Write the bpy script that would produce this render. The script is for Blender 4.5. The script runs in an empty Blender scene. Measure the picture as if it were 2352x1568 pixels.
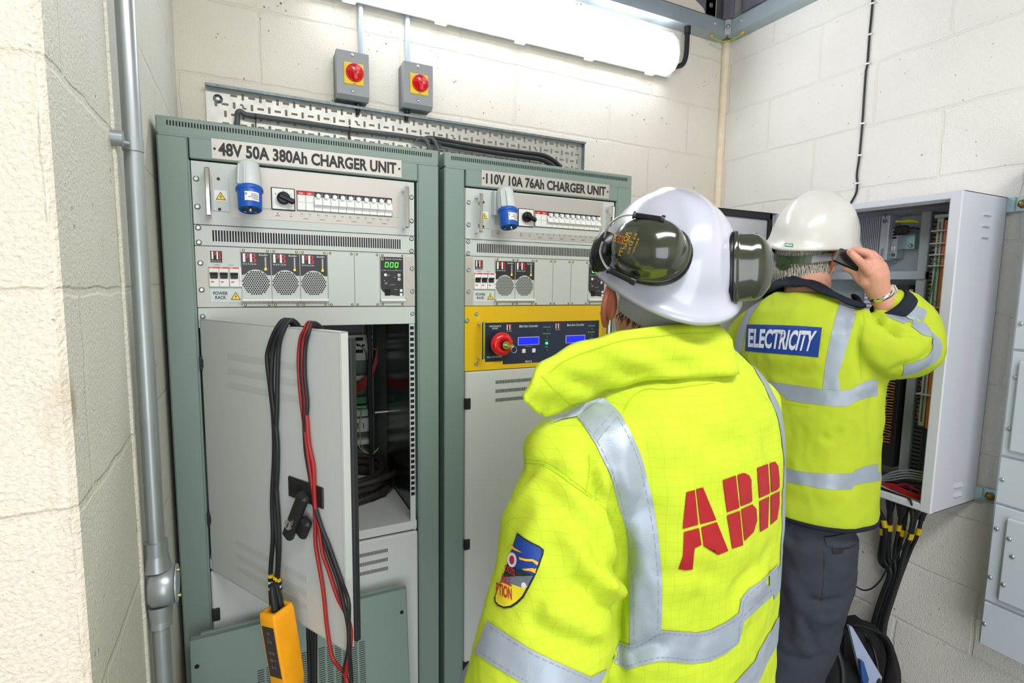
import bpy, bmesh, math, random
import numpy as np
from mathutils import Vector, Matrix, noise
from mathutils.bvhtree import BVHTree
random.seed(7)
SC = bpy.context.scene
COL = SC.collection
Z0 = 1.90            # heights below are measured from the top of the rack panels; the floor lies 1.90 m lower
# ---------------------------------------------------------------- camera
CAM = Vector((0.152923, -1.334547, -0.251602))
YAW, PIT, ROL, FPX = 0.4638281, -0.1068533, 0.0136727, 1221.867
_f = Vector((math.sin(YAW)*math.cos(PIT), math.cos(YAW)*math.cos(PIT), math.sin(PIT)))
_r0 = Vector((math.cos(YAW), -math.sin(YAW), 0)); _u0 = _r0.cross(_f)
_r = _r0*math.cos(ROL)+_u0*math.sin(ROL); _u = -_r0*math.sin(ROL)+_u0*math.cos(ROL)
cd = bpy.data.cameras.new('camera'); cd.sensor_width = 36; cd.sensor_fit = 'HORIZONTAL'
cd.lens = FPX/2352*36; cd.clip_start = .02; cd.clip_end = 200
cam = bpy.data.objects.new('camera', cd); COL.objects.link(cam)
M4 = Matrix(((_r.x, _u.x, -_f.x, CAM.x), (_r.y, _u.y, -_f.y, CAM.y), (_r.z, _u.z, -_f.z, CAM.z+Z0), (0, 0, 0, 1)))
cam.matrix_world = M4; SC.camera = cam
def ray(px, py): return _r*((px-1176)/FPX) - _u*((py-784)/FPX) + _f
def S(px, py, ax, val):            # the point seen at (px, py) on the plane axis = val
    d = ray(px, py); return CAM + d*((val-CAM[ax])/d[ax])
def D(px, py, z): return CAM + ray(px, py)*z
# ---------------------------------------------------------------- world, lights, exposure
SC.view_settings.view_transform = 'Standard'; SC.view_settings.look = 'None'
SC.view_settings.gamma = 1; SC.view_settings.use_curve_mapping = False
SC.view_settings.exposure = 0.1
w = bpy.data.worlds.new('World'); SC.world = w; w.use_nodes = True
w.node_tree.nodes['Background'].inputs[0].default_value = (.86, .93, 1, 1)
w.node_tree.nodes['Background'].inputs[1].default_value = 1.0
def area(name, loc, aim, sx, sy, power, col):
    l = bpy.data.lights.new(name, 'AREA'); l.shape = 'RECTANGLE'; l.size = sx; l.size_y = sy; l.energy = power; l.color = col
    o = bpy.data.objects.new(name, l); COL.objects.link(o); o.location = loc
    o.rotation_euler = (Vector(aim)-Vector(loc)).to_track_quat('-Z', 'Y').to_euler(); return o
area('doorway_daylight', (-.3, -3.3, -.55), (.8, 0, -.5), 1.9, 2.3, 40, (.93, .97, 1))
area('added_fill_light', (.75, -1.75, .93), (.8, -1.3, -.5), 1.5, .35, 34, (1, .985, .96))  # added fill overhead behind the camera; no lamp fitting stands there
# ---------------------------------------------------------------- materials
def lin(c): return tuple((x/12.92 if x <= .04045 else ((x+.055)/1.055)**2.4) for x in c)
def hexc(h): return lin(tuple(int(h[i:i+2], 16)/255 for i in (0, 2, 4)))
MATS = {}
def mat(name, h, rough=.5, metal=0, bump=0, bscale=200, emit=0, coat=0, var=0, vscale=8, trans=0, stretch=None, spec=None):
    m = bpy.data.materials.new(name); m.use_nodes = True; nt = m.node_tree; b = nt.nodes['Principled BSDF']
    c = hexc(h)+(1,)
    b.inputs['Base Color'].default_value = c; b.inputs['Roughness'].default_value = rough; b.inputs['Metallic'].default_value = metal
    if coat: b.inputs['Coat Weight'].default_value = coat; b.inputs['Coat Roughness'].default_value = .08
    if spec is not None: b.inputs['Specular IOR Level'].default_value = spec
    if trans: b.inputs['Transmission Weight'].default_value = trans
    if emit: b.inputs['Emission Color'].default_value = c; b.inputs['Emission Strength'].default_value = emit
    if bump or var:
        tc = nt.nodes.new('ShaderNodeTexCoord'); vec = tc.outputs['Object']
        if stretch:
            mp = nt.nodes.new('ShaderNodeMapping'); mp.inputs['Scale'].default_value = stretch
            nt.links.new(vec, mp.inputs[0]); vec = mp.outputs[0]
        if bump:
            n = nt.nodes.new('ShaderNodeTexNoise'); n.inputs['Scale'].default_value = bscale; n.inputs['Detail'].default_value = 3
            nt.links.new(vec, n.inputs['Vector'])
            bp = nt.nodes.new('ShaderNodeBump'); bp.inputs['Strength'].default_value = bump; bp.inputs['Distance'].default_value = .002
            nt.links.new(n.outputs['Fac'], bp.inputs['Height']); nt.links.new(bp.outputs[0], b.inputs['Normal'])
        if var:
            n2 = nt.nodes.new('ShaderNodeTexNoise'); n2.inputs['Scale'].default_value = vscale; n2.inputs['Detail'].default_value = 5
            nt.links.new(vec, n2.inputs['Vector'])
            hs = nt.nodes.new('ShaderNodeHueSaturation'); hs.inputs['Color'].default_value = c
            mr = nt.nodes.new('ShaderNodeMapRange'); mr.inputs['From Min'].default_value = .3; mr.inputs['From Max'].default_value = .7
            mr.inputs['To Min'].default_value = 1-var; mr.inputs['To Max'].default_value = 1+var
            nt.links.new(n2.outputs['Fac'], mr.inputs['Value']); nt.links.new(mr.outputs[0], hs.inputs['Value'])
            nt.links.new(hs.outputs[0], b.inputs['Base Color'])
    MATS[name] = m; return m
mat('rack_green', '7A8D84', .38, bump=.12, bscale=900)
mat('panel_grey', 'BFC5C0', .42, bump=.05, bscale=600)
mat('door_grey', 'C6CAC7', .42, bump=.05, bscale=800)
mat('alu', 'B9B4AE', .42, .35, bump=.1, bscale=60, stretch=(3, 1, 60))
mat('zinc', 'B9BFC2', .38, .85, var=.15, vscale=25)
mat('tray_zinc', 'C9C9C4', .42, .45, var=.12, vscale=30)
mat('screw', 'C4CDCB', .25, .9)
mat('chrome', 'E6E6E6', .08, 1)
mat('steel_beam', 'A3B1B6', .4, .45, var=.06, vscale=14)
mat('black', '17181A', .5); mat('black_gloss', '151618', .18); mat('slot', '0B0C0C', .8)
mat('ink', '1E2022', .6); mat('white', 'E6E6E3', .5); mat('white_gloss', 'F0F0EE', .25)
mat('red', 'C8181C', .35); mat('red_vivid', 'DA1420', .22, coat=.4); mat('yellow', 'F2CE08', .4); mat('panel_yellow', 'DDB400', .42, bump=.1, bscale=500)
mat('navy', '1B2740', .35); mat('blue_plastic', '1258B8', .35); mat('grey_plastic', 'A9AEAE', .45); mat('pale_plastic', 'C9D0CF', .45)
mat('rect_dark', '26262A', .4); mat('led_green', '3CFF2A', .5, emit=3.0); mat('led_green2', '30E884', .4, emit=2.5); mat('led_off', '1D5A48', .4)
mat('led_orange', 'FFB020', .5, emit=1.2); mat('lcd', '0A1CD8', .3, emit=.7)
mat('brass', 'B9A86A', .3, .9); mat('cable_black', '1B1C1E', .5); mat('cable_grey', '55595B', .5); mat('cable_red', '9E1E1D', .45)
mat('tester_yellow', 'F0A000', .6, bump=.25, bscale=300, var=.05, vscale=30)
mat('pcb', '0E6B3A', .4); mat('inner_green', '5F6F66', .5); mat('inner_dark', '3B4541', .5)
mat('conduit', 'A8AFB2', .36, .7, var=.14, vscale=18, stretch=(1, 1, .3))
# block wall paint
def wall_mat(name, axis, u0, v0, paint, pore_col, pore_amt=.5, bw=.45, rh=.2235, stain=0):
    m = bpy.data.materials.new(name); m.use_nodes = True; nt = m.node_tree; N = nt.nodes; L = nt.links; b = N['Principled BSDF']
    b.inputs['Roughness'].default_value = .55
    tc = N.new('ShaderNodeTexCoord'); sp = N.new('ShaderNodeSeparateXYZ'); L.new(tc.outputs['Object'], sp.inputs[0])
    cb = N.new('ShaderNodeCombineXYZ')
    a1 = N.new('ShaderNodeMath'); a1.operation = 'SUBTRACT'; L.new(sp.outputs['X' if axis == 0 else 'Y'], a1.inputs[0]); a1.inputs[1].default_value = u0-bw*20
    a2 = N.new('ShaderNodeMath'); a2.operation = 'SUBTRACT'; L.new(sp.outputs['Z'], a2.inputs[0]); a2.inputs[1].default_value = v0-rh*20
    L.new(a1.outputs[0], cb.inputs[0]); L.new(a2.outputs[0], cb.inputs[1])
    nz = N.new('ShaderNodeTexNoise'); nz.inputs['Scale'].default_value = 14; nz.inputs['Detail'].default_value = 4; L.new(tc.outputs['Object'], nz.inputs['Vector'])
    mx = N.new('ShaderNodeMixRGB'); mx.blend_type = 'LINEAR_LIGHT'; mx.inputs[0].default_value = .008; L.new(cb.outputs[0], mx.inputs[1]); L.new(nz.outputs['Color'], mx.inputs[2])
    br = N.new('ShaderNodeTexBrick'); br.offset = .5; br.squash = 1; L.new(mx.outputs[0], br.inputs['Vector'])
    br.inputs['Scale'].default_value = 1; br.inputs['Mortar Size'].default_value = .0065; br.inputs['Mortar Smooth'].default_value = .6
    br.inputs['Brick Width'].default_value = bw; br.inputs['Row Height'].default_value = rh; br.inputs['Bias'].default_value = 0
    # pores
    vo = N.new('ShaderNodeTexVoronoi'); vo.inputs['Scale'].default_value = 55; L.new(tc.outputs['Object'], vo.inputs['Vector'])
    pn = N.new('ShaderNodeTexNoise'); pn.inputs['Scale'].default_value = 26; pn.inputs['Detail'].default_value = 2; L.new(tc.outputs['Object'], pn.inputs['Vector'])
    th = N.new('ShaderNodeMapRange'); L.new(pn.outputs['Fac'], th.inputs['Value']); th.inputs['From Min'].default_value = .5; th.inputs['From Max'].default_value = .75
    th.inputs['To Min'].default_value = .02; th.inputs['To Max'].default_value = .26
    lt = N.new('ShaderNodeMath'); lt.operation = 'SUBTRACT'; L.new(th.outputs[0], lt.inputs[0]); L.new(vo.outputs['Distance'], lt.inputs[1])
    pm = N.new('ShaderNodeMapRange'); L.new(lt.outputs[0], pm.inputs['Value']); pm.inputs['From Min'].default_value = 0; pm.inputs['From Max'].default_value = .12
    nb = N.new('ShaderNodeMath'); nb.operation = 'MULTIPLY'; L.new(pm.outputs[0], nb.inputs[0])
    inv = N.new('ShaderNodeMath'); inv.operation = 'SUBTRACT'; inv.inputs[0].default_value = 1; L.new(br.outputs['Fac'], inv.inputs[1]); L.new(inv.outputs[0], nb.inputs[1])
    # colour: pores in a darker tone than the paint
    cr = N.new('ShaderNodeMixRGB'); L.new(nb.outputs[0], cr.inputs[0]); cr.inputs[1].default_value = hexc(paint)+(1,); cr.inputs[2].default_value = hexc(pore_col)+(1,)
    ma = N.new('ShaderNodeMath'); ma.operation = 'MULTIPLY'; L.new(nb.outputs[0], ma.inputs[0]); ma.inputs[1].default_value = pore_amt; L.new(ma.outputs[0], cr.inputs[0])
    big = N.new('ShaderNodeTexNoise'); big.inputs['Scale'].default_value = 2.5; big.inputs['Detail'].default_value = 6; L.new(tc.outputs['Object'], big.inputs['Vector'])
    mr = N.new('ShaderNodeMapRange'); L.new(big.outputs['Fac'], mr.inputs['Value']); mr.inputs['From Min'].default_value = .35; mr.inputs['From Max'].default_value = .65; mr.inputs['To Min'].default_value = .96; mr.inputs['To Max'].default_value = 1.03
    hs = N.new('ShaderNodeHueSaturation'); L.new(cr.outputs[0], hs.inputs['Color']); L.new(mr.outputs[0], hs.inputs['Value'])
    out = hs.outputs[0]
    # mortar slightly yellower
    mm = N.new('ShaderNodeMixRGB'); mfac = N.new('ShaderNodeMath'); mfac.operation = 'MULTIPLY'; mfac.inputs[1].default_value = .2; L.new(br.outputs['Fac'], mfac.inputs[0])
    L.new(mfac.outputs[0], mm.inputs[0]); L.new(out, mm.inputs[1]); mm.inputs[2].default_value = hexc('DCD2BC')+(1,); out = mm.outputs[0]
    if stain:
        sn = N.new('ShaderNodeTexNoise'); sn.inputs['Scale'].default_value = 16; sn.inputs['Detail'].default_value = 5
        mp = N.new('ShaderNodeMapping'); mp.inputs['Scale'].default_value = (1, 1, .45); L.new(tc.outputs['Object'], mp.inputs[0]); L.new(mp.outputs[0], sn.inputs['Vector'])
        sr = N.new('ShaderNodeMapRange'); L.new(sn.outputs['Fac'], sr.inputs['Value']); sr.inputs['From Min'].default_value = .66; sr.inputs['From Max'].default_value = .78; sr.inputs['To Max'].default_value = stain
        sm = N.new('ShaderNodeMixRGB'); L.new(sr.outputs[0], sm.inputs[0]); L.new(out, sm.inputs[1]); sm.inputs[2].default_value = hexc('A88A55')+(1,); out = sm.outputs[0]
    L.new(out, b.inputs['Base Color'])
    # relief: plaster-like grain, pores, joints
    g1 = N.new('ShaderNodeTexNoise'); g1.inputs['Scale'].default_value = 210; g1.inputs['Detail'].default_value = 5; g1.inputs['Roughness'].default_value = .6
    g1.inputs['Distortion'].default_value = .4; L.new(tc.outputs['Object'], g1.inputs['Vector'])
    hsum = N.new('ShaderNodeMath'); hsum.operation = 'MULTIPLY_ADD'; L.new(nb.outputs[0], hsum.inputs[0]); hsum.inputs[1].default_value = -.8; L.new(g1.outputs['Fac'], hsum.inputs[2])
    jm = N.new('ShaderNodeMath'); jm.operation = 'MULTIPLY_ADD'; L.new(br.outputs['Fac'], jm.inputs[0]); jm.inputs[1].default_value = -.55
    gm = N.new('ShaderNodeMath'); gm.operation = 'MULTIPLY'; L.new(hsum.outputs[0], gm.inputs[0]); gm.inputs[1].default_value = 1.0; L.new(gm.outputs[0], jm.inputs[2])
    bp = N.new('ShaderNodeBump'); bp.inputs['Strength'].default_value = .85; bp.inputs['Distance'].default_value = .0045; L.new(jm.outputs[0], bp.inputs['Height']); L.new(bp.outputs[0], b.inputs['Normal'])
    MATS[name] = m; return m
wall_mat('wall_paint_back', 0, 1.794, .365, 'F2EBDD', '5A4630', .95)
wall_mat('wall_paint_right', 1, .341, .570, 'F3F0E9', '6A5848', .55)
wall_mat('wall_paint_shaded', 1, -.376, -.044, 'DCDBCD', '8A7448', .5, stain=.6)  # same paint as the other walls, shade put into the colour
wall_mat('wall_paint_lit', 0, -.02, -.044, 'EFE4D3', '8A6A3A', .55, stain=.25)  # same paint again, lightened as if daylight fell on the end face
# ---------------------------------------------------------------- mesh builder
class MB:
    def __init__(s, T=None): s.v = []; s.f = []; s.s = []; s.m = []; s.T = T; s.k = []
    def mark(s): s.k.append((len(s.v), len(s.f))); return s
    def add(s, vs, fs, smooth=False, mi=0):
        o = len(s.v)
        s.v += [tuple(s.T @ Vector(p)) for p in vs] if s.T is not None else [tuple(p) for p in vs]
        s.f += [tuple(i+o for i in f) for f in fs]; s.s += [smooth]*len(fs); s.m += [mi]*len(fs); return s
    def box(s, x0, x1, y0, y1, z0, z1, c=0, mi=0):
        x0, x1 = sorted((x0, x1)); y0, y1 = sorted((y0, y1)); z0, z1 = sorted((z0, z1))
        if c <= 0:
            vs = [(x, y, z) for x in (x0, x1) for y in (y0, y1) for z in (z0, z1)]
            return s.add(vs, [(0, 1, 3, 2), (4, 6, 7, 5), (0, 4, 5, 1), (2, 3, 7, 6), (0, 2, 6, 4), (1, 5, 7, 3)], mi=mi)
        c = min(c, (x1-x0)*.49, (y1-y0)*.49, (z1-z0)*.49)
        X = (x0, x1); Y = (y0, y1); Z = (z0, z1); vs = []; idx = {}
        for i in (0, 1):
            for j in (0, 1):
                for k in (0, 1):
                    dx = c*(1-2*i); dy = c*(1-2*j); dz = c*(1-2*k)
                    idx[i, j, k, 0] = len(vs); vs.append((X[i], Y[j]+dy, Z[k]+dz))
                    idx[i, j, k, 1] = len(vs); vs.append((X[i]+dx, Y[j], Z[k]+dz))
                    idx[i, j, k, 2] = len(vs); vs.append((X[i]+dx, Y[j]+dy, Z[k]))
        fs = []
        q = ((0, 0), (1, 0), (1, 1), (0, 1))
        for t in (0, 1):
            fs.append([idx[t, a, b_, 0] for a, b_ in q]); fs.append([idx[a, t, b_, 1] for a, b_ in q]); fs.append([idx[a, b_, t, 2] for a, b_ in q])
        for a in (0, 1):
            for b_ in (0, 1):
                fs.append([idx[a, b_, 0, 0], idx[a, b_, 0, 1], idx[a, b_, 1, 1], idx[a, b_, 1, 0]])
                fs.append([idx[a, 0, b_, 0], idx[a, 0, b_, 2], idx[a, 1, b_, 2], idx[a, 1, b_, 0]])
                fs.append([idx[0, a, b_, 1], idx[0, a, b_, 2], idx[1, a, b_, 2], idx[1, a, b_, 1]])
                for k in (0, 1): fs.append([idx[a, b_, k, 0], idx[a, b_, k, 1], idx[a, b_, k, 2]])
        return s.add(vs, fs, mi=mi)
    def cyl(s, p0, p1, r0, r1=None, n=16, cap=True, smooth=True, mi=0):
        r1 = r0 if r1 is None else r1; p0 = Vector(p0); p1 = Vector(p1); d = (p1-p0).normalized()
        a = d.orthogonal().normalized(); b = d.cross(a); vs = []
        for p, r in ((p0, r0), (p1, r1)):
            for i in range(n):
                t = 2*math.pi*i/n; vs.append(p+a*(r*math.cos(t))+b*(r*math.sin(t)))
        s.add(vs, [(i, (i+1) % n, n+(i+1) % n, n+i) for i in range(n)], smooth, mi)
        if cap: s.add(vs[:n], [tuple(range(n))[::-1]], mi=mi); s.add(vs[n:], [tuple(range(n))], mi=mi)
        return s
    def tube(s, pts, r, n=8, mi=0, cap=True):
        pts = [Vector(p) for p in pts]; rs = r if isinstance(r, (list, tuple)) else [r]*len(pts)
        t0 = (pts[1]-pts[0]).normalized(); a = t0.orthogonal().normalized(); vs = []; prev = t0
        for i, p in enumerate(pts):
            t = (pts[min(i+1, len(pts)-1)]-pts[max(i-1, 0)]).normalized()
            a = (prev.rotation_difference(t) @ a); a = (a-t*a.dot(t)).normalized(); prev = t; b = t.cross(a)
            for k in range(n):
                th = 2*math.pi*k/n; vs.append(p+a*(rs[i]*math.cos(th))+b*(rs[i]*math.sin(th)))
        fs = [(i*n+k, i*n+(k+1) % n, (i+1)*n+(k+1) % n, (i+1)*n+k) for i in range(len(pts)-1) for k in range(n)]
        s.add(vs, fs, True, mi)
        if cap: s.add(vs[:n], [tuple(range(n))[::-1]], mi=mi); s.add(vs[-n:], [tuple(range(n))], mi=mi)
        return s
    def lathe(s, o, axis, prof, n=24, mi=0, up=None, sx=1, sy=1):      # prof: (radius, distance along the axis)
        o = Vector(o); d = Vector(axis).normalized(); a = (Vector(up) if up else d.orthogonal()); a = (a-d*a.dot(d)).normalized(); b = d.cross(a)
        vs = []
        for r, h in prof:
            for k in range(n):
                t = 2*math.pi*k/n; vs.append(o+d*h+a*(r*sx*math.cos(t))+b*(r*sy*math.sin(t)))
        s.add(vs, [(i*n+k, i*n+(k+1) % n, (i+1)*n+(k+1) % n, (i+1)*n+k) for i in range(len(prof)-1) for k in range(n)], True, mi)
        s.add(vs[:n], [tuple(range(n))[::-1]], mi=mi); s.add(vs[-n:], [tuple(range(n))], mi=mi); return s
    def poly(s, pts, th=None, mi=0):           # flat polygon, or a prism when th (a vector) is given
        n = len(pts); pts = [Vector(p) for p in pts]
        if th is None: return s.add(pts, [tuple(range(n))], mi=mi)
        th = Vector(th); vs = pts+[p+th for p in pts]
        return s.add(vs, [tuple(range(n)), tuple(range(n, 2*n))[::-1]]+[(i, (i+1) % n, n+(i+1) % n, n+i)[::-1] for i in range(n)], mi=mi)
    def text(s, txt, o, ux, uz, w, h, bold=0, mi=0, shear=0, lift=None):   # lettering fitted to a w x h rectangle at o
        vs, fs = glyphs(txt, bold, shear); o = Vector(o); ux = Vector(ux); uz = Vector(uz)
        xs = [v[0] for v in vs]; ys = [v[1] for v in vs]; x0, x1, y0, y1 = min(xs), max(xs), min(ys), max(ys)
        return s.add([o+ux*((x-x0)/(x1-x0)*w)+uz*((y-y0)/(y1-y0)*h) for x, y in vs], fs, mi=mi)
    def build(s, name, mats, parent=None, label=None, kind=None):
        if not isinstance(mats, (list, tuple)): mats = [mats]
        if len(s.k) > 1 and s.k[0] == (0, 0) and name[-1] == 's':          # marked pieces: an object each
            for (v0, f0), (v1, f1) in zip(s.k, s.k[1:]+[(len(s.v), len(s.f))]):
                q = MB(); q.v = s.v[v0:v1]; q.f = [tuple(i-v0 for i in f) for f in s.f[f0:f1]]; q.s = s.s[f0:f1]; q.m = s.m[f0:f1]; o = q.build(name[:-1], mats, parent, label, kind)
            return o
        me = bpy.data.meshes.new(name); off = Vector((0, 0, 0))
        if parent is not None: off = ORG[parent.name]
        me.from_pydata([(v[0]-off.x, v[1]-off.y, v[2]-off.z) for v in s.v], [], s.f)
        me.polygons.foreach_set('use_smooth', s.s); me.polygons.foreach_set('material_index', s.m); me.update()
        for m in mats: me.materials.append(MATS[m] if isinstance(m, str) else m)
        o = bpy.data.objects.new(name, me); COL.objects.link(o); o.parent = parent; ORG[o.name] = off
        if label: o['label'] = label
        if kind: o['kind'] = kind
        return o
ORG = {}
_G = {}
def glyphs(txt, bold, shear):
    k = (txt, bold, shear)
    if k not in _G:
        c = bpy.data.curves.new('t', 'FONT'); c.body = txt; c.size = 1; c.offset = bold; c.shear = shear; c.resolution_u = 3; c.space_line = .95; c.align_x = 'CENTER'
        o = bpy.data.objects.new('t', c); COL.objects.link(o); dg = bpy.context.evaluated_depsgraph_get(); me = o.evaluated_get(dg).to_mesh()
        _G[k] = ([(v.co.x, v.co.y) for v in me.vertices], [tuple(p.vertices) for p in me.polygons]); o.evaluated_get(dg).to_mesh_clear()
        bpy.data.objects.remove(o); bpy.data.curves.remove(c)
    return _G[k]
def thing(name, loc, label, cat, group=None):
    o = bpy.data.objects.new(name, None); COL.objects.link(o); o.location = loc; o.empty_display_size = .05; ORG[o.name] = Vector(loc)
    return tag(o, label, cat, group)
def tag(o, label, cat, group=None):
    o['label'] = label; o['category'] = cat
    if group: o['group'] = group
    return o
def rebase(o, loc):             # moves a top-level mesh's origin to loc without moving the mesh
    loc = Vector(loc); o.data.transform(Matrix.Translation(-loc)); o.location = loc; ORG[o.name] = loc; return o
def struct(o): o['kind'] = 'structure'; return o
def copy_tree(o, parent=None):
    c = o.copy(); COL.objects.link(c); c.parent = parent; ORG[c.name] = ORG[o.name].copy()
    for ch in list(o.children): copy_tree(ch, c)
    return c
def spline(pts, n=8):           # Catmull-Rom through the points
    P = [Vector(p) for p in pts]; P = [P[0]*2-P[1]]+P+[P[-1]*2-P[-2]]; out = []
    for i in range(1, len(P)-2):
        for k in range(n):
            t = k/n; a, b, c, d = P[i-1:i+3]
            out.append(.5*((2*b)+(c-a)*t+(2*a-5*b+4*c-d)*t*t+(3*b-a-3*c+d)*t*t*t))
    out.append(P[-2]); return out
def screw(mb, x, y, z, r=.0045, ax=(0, -1, 0), mi=0):
    mb.mark()
    mb.lathe((x, y, z), ax, [(r*1.35, 0), (r*1.35, r*.25), (r*.95, r*.3), (r*.95, r*.75), (r*.55, r*.8), (r*.5, r*.45)], 12, mi)
Rz = lambda a: Matrix.Rotation(a, 4, 'Z')
def frame(o, x, y, z):
    m = Matrix((Vector(x).to_4d(), Vector(y).to_4d(), Vector(z).to_4d(), (0, 0, 0, 1))).transposed()
    m.col[3] = Vector(o).to_4d(); m[3] = (0, 0, 0, 1); return m
# ================================================================ room
XW, YW = 2.235, .6          # right and back wall faces
CEIL = 1.42; FL = -Z0
mat('floor_grey', '8A8D8C', .6, bump=.3, bscale=60, var=.08, vscale=5)
mat('ceiling', '8E8C96', .7, var=.12, vscale=9); mat('dark_steel', '77757F', .55, .2, var=.15, vscale=12); mat('plaster', 'EADFD0', .8, bump=.3, bscale=120)
mat('mastic', 'F0DFC4', .5, var=.08, vscale=20)
struct(MB().box(-2.2, XW+.2, -3.6, YW+.2, FL-.1, FL).build('floor', 'floor_grey'))
struct(MB().box(-2.2, XW+.2, -3.6, YW+.2, CEIL, CEIL+.1).build('ceiling', 'ceiling'))
struct(MB().box(-.01, XW+.2, YW, YW+.2, FL, CEIL).build('wall_back', 'wall_paint_back'))
struct(MB().box(XW, XW+.2, -3.6, YW, FL, CEIL).build('wall_right', 'wall_paint_right'))
wl = MB(); wl.box(-.6, -.01, -.665, YW+.2, FL, CEIL, c=.006)
for i, f in enumerate(wl.f):
    n = sum((Vector(wl.v[k]) for k in f), Vector())/len(f)
    if n.y < -.66: wl.m[i] = 1
struct(wl.build('wall_left', ['wall_paint_shaded', 'wall_paint_lit']))
struct(MB().box(-2.2, -.6, -.665, -.5, FL, CEIL).build('wall_left_return', 'wall_paint_lit'))
struct(MB().box(-2.2, -2.0, -3.6, -.665, FL, CEIL).build('wall_far_left', 'wall_paint_shaded'))
wf = MB(); wf.box(.9, XW, -3.1, -2.95, FL, CEIL); wf.box(-2, -1.3, -3.1, -2.95, FL, CEIL); wf.box(-1.3, .9, -3.1, -2.95, .35, CEIL)
struct(wf.build('wall_front', 'wall_paint_back'))
struct(MB().box(-.0115, -.006, -.378, -.364, FL, CEIL, c=.002).build('trim_1', 'wall_paint_shaded'))      # painted movement joint
# mastic strip in the back right corner
struct(MB().tube([(XW-.01, YW-.01, FL), (XW-.01, YW-.01, .5), (XW-.012, YW-.012, .90)], .018, 10).build('trim_2', 'mastic'))
# eaves beams: cold rolled channels along the back and right walls
def channel(name, a, b, inn):           # a,b ends at the wall; inn = direction into the room
    a = Vector(a); b = Vector(b); inn = Vector(inn); up = Vector((0, 0, 1)); mb = MB()
    def slab(p0, p1, q0, q1): 
        mb.poly([a+inn*p0+up*q0, a+inn*p1+up*q0, a+inn*p1+up*q1, a+inn*p0+up*q1], b-a)
    slab(0, .068, -.003, .0); slab(.065, .068, 0, .062); slab(.055, .068, .06, .063)
    return mb
b1 = channel('x', (-.01, YW, .893), (XW-.06, YW, .893), (0, -1, 0))
for x in (2.09, 1.3, .6): screw(b1, x, YW-.068, .93, .007)
b1.k = []; struct(b1.build('trim_3', 'steel_beam'))
b2 = channel('x', (XW, -3, .893), (XW, YW-.06, .893), (-1, 0, 0))
for y in (.46, -.3, -1.1): screw(b2, XW-.068, y, .93, .007, (-1, 0, 0))
b2.k = []; struct(b2.build('trim_4', 'steel_beam'))
br = MB(frame((XW-.072, YW-.072, .893), (.7071, -.7071, 0), (.7071, .7071, 0), (0, 0, 1)))
br.box(-.014, .014, -.012, .0, -.002, .062, .001); br.lathe((0, -.012, .03), (0, -1, 0), [(.011, 0), (.011, .002), (.006, .003), (.006, .006)], 16)
struct(br.build('trim_5', 'zinc'))
# stanchion and sloping haunch above the beam in the corner
st = MB(); st.box(XW-.075, XW-.065, YW-.1, YW-.001, .957, CEIL); st.box(XW-.1, XW-.04, YW-.075, YW-.065, .957, CEIL); st.box(XW-.16, XW-.1, YW-.02, YW-.012, .957, CEIL)
screw(st, XW-.13, YW-.02, 1.03, .008)
struct(st.build('trim_6', 'dark_steel'))
pl_ = MB(); pl_.poly([(1.2, YW-.03, .956), (2.08, YW-.03, .956), (2.05, YW-.03, 1.0), (1.9, YW-.03, 1.07), (1.7, YW-.03, 1.2), (1.2, YW-.03, 1.3)], (0, .03, 0))
struct(pl_.build('trim_7', 'plaster'))
pl2 = MB(); pl2.poly([(XW-.03, -3, .956), (XW-.03, .5, .956), (XW-.03, .5, .975), (XW-.03, .2, .985), (XW-.03, -3, 1.0)], (.03, 0, 0))
struct(pl2.build('trim_8', 'plaster'))
ds = MB(); ds.box(XW-.02, XW, -3, YW-.1, .99, CEIL); ds.box(1.0, XW-.1, YW-.02, YW, .98, CEIL)
struct(ds.build('trim_9', 'dark_steel'))
mat('earth_green', '9DBE1E', .4); mat('earth_yellow', 'F1C40F', .4)
ew = MB(); P = spline([(XW-.15, YW-.05, .888), (XW-.13, YW-.045, .878), (XW-.075, YW-.06, .868), (XW-.045, YW-.11, .878), (XW-.045, YW-.14, .888)], 6)
ew.tube(P, .0028, 8); ew.cyl(P[0], P[3], .0045, mi=1); ew.cyl(P[-1], P[-4], .0045, mi=1)
o = ew.build('earth_strap', ['earth_green', 'earth_yellow']); tag(rebase(o, P[0]), 'short green and yellow earth strap looped under the corner of the steel beams', 'wire')
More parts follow.
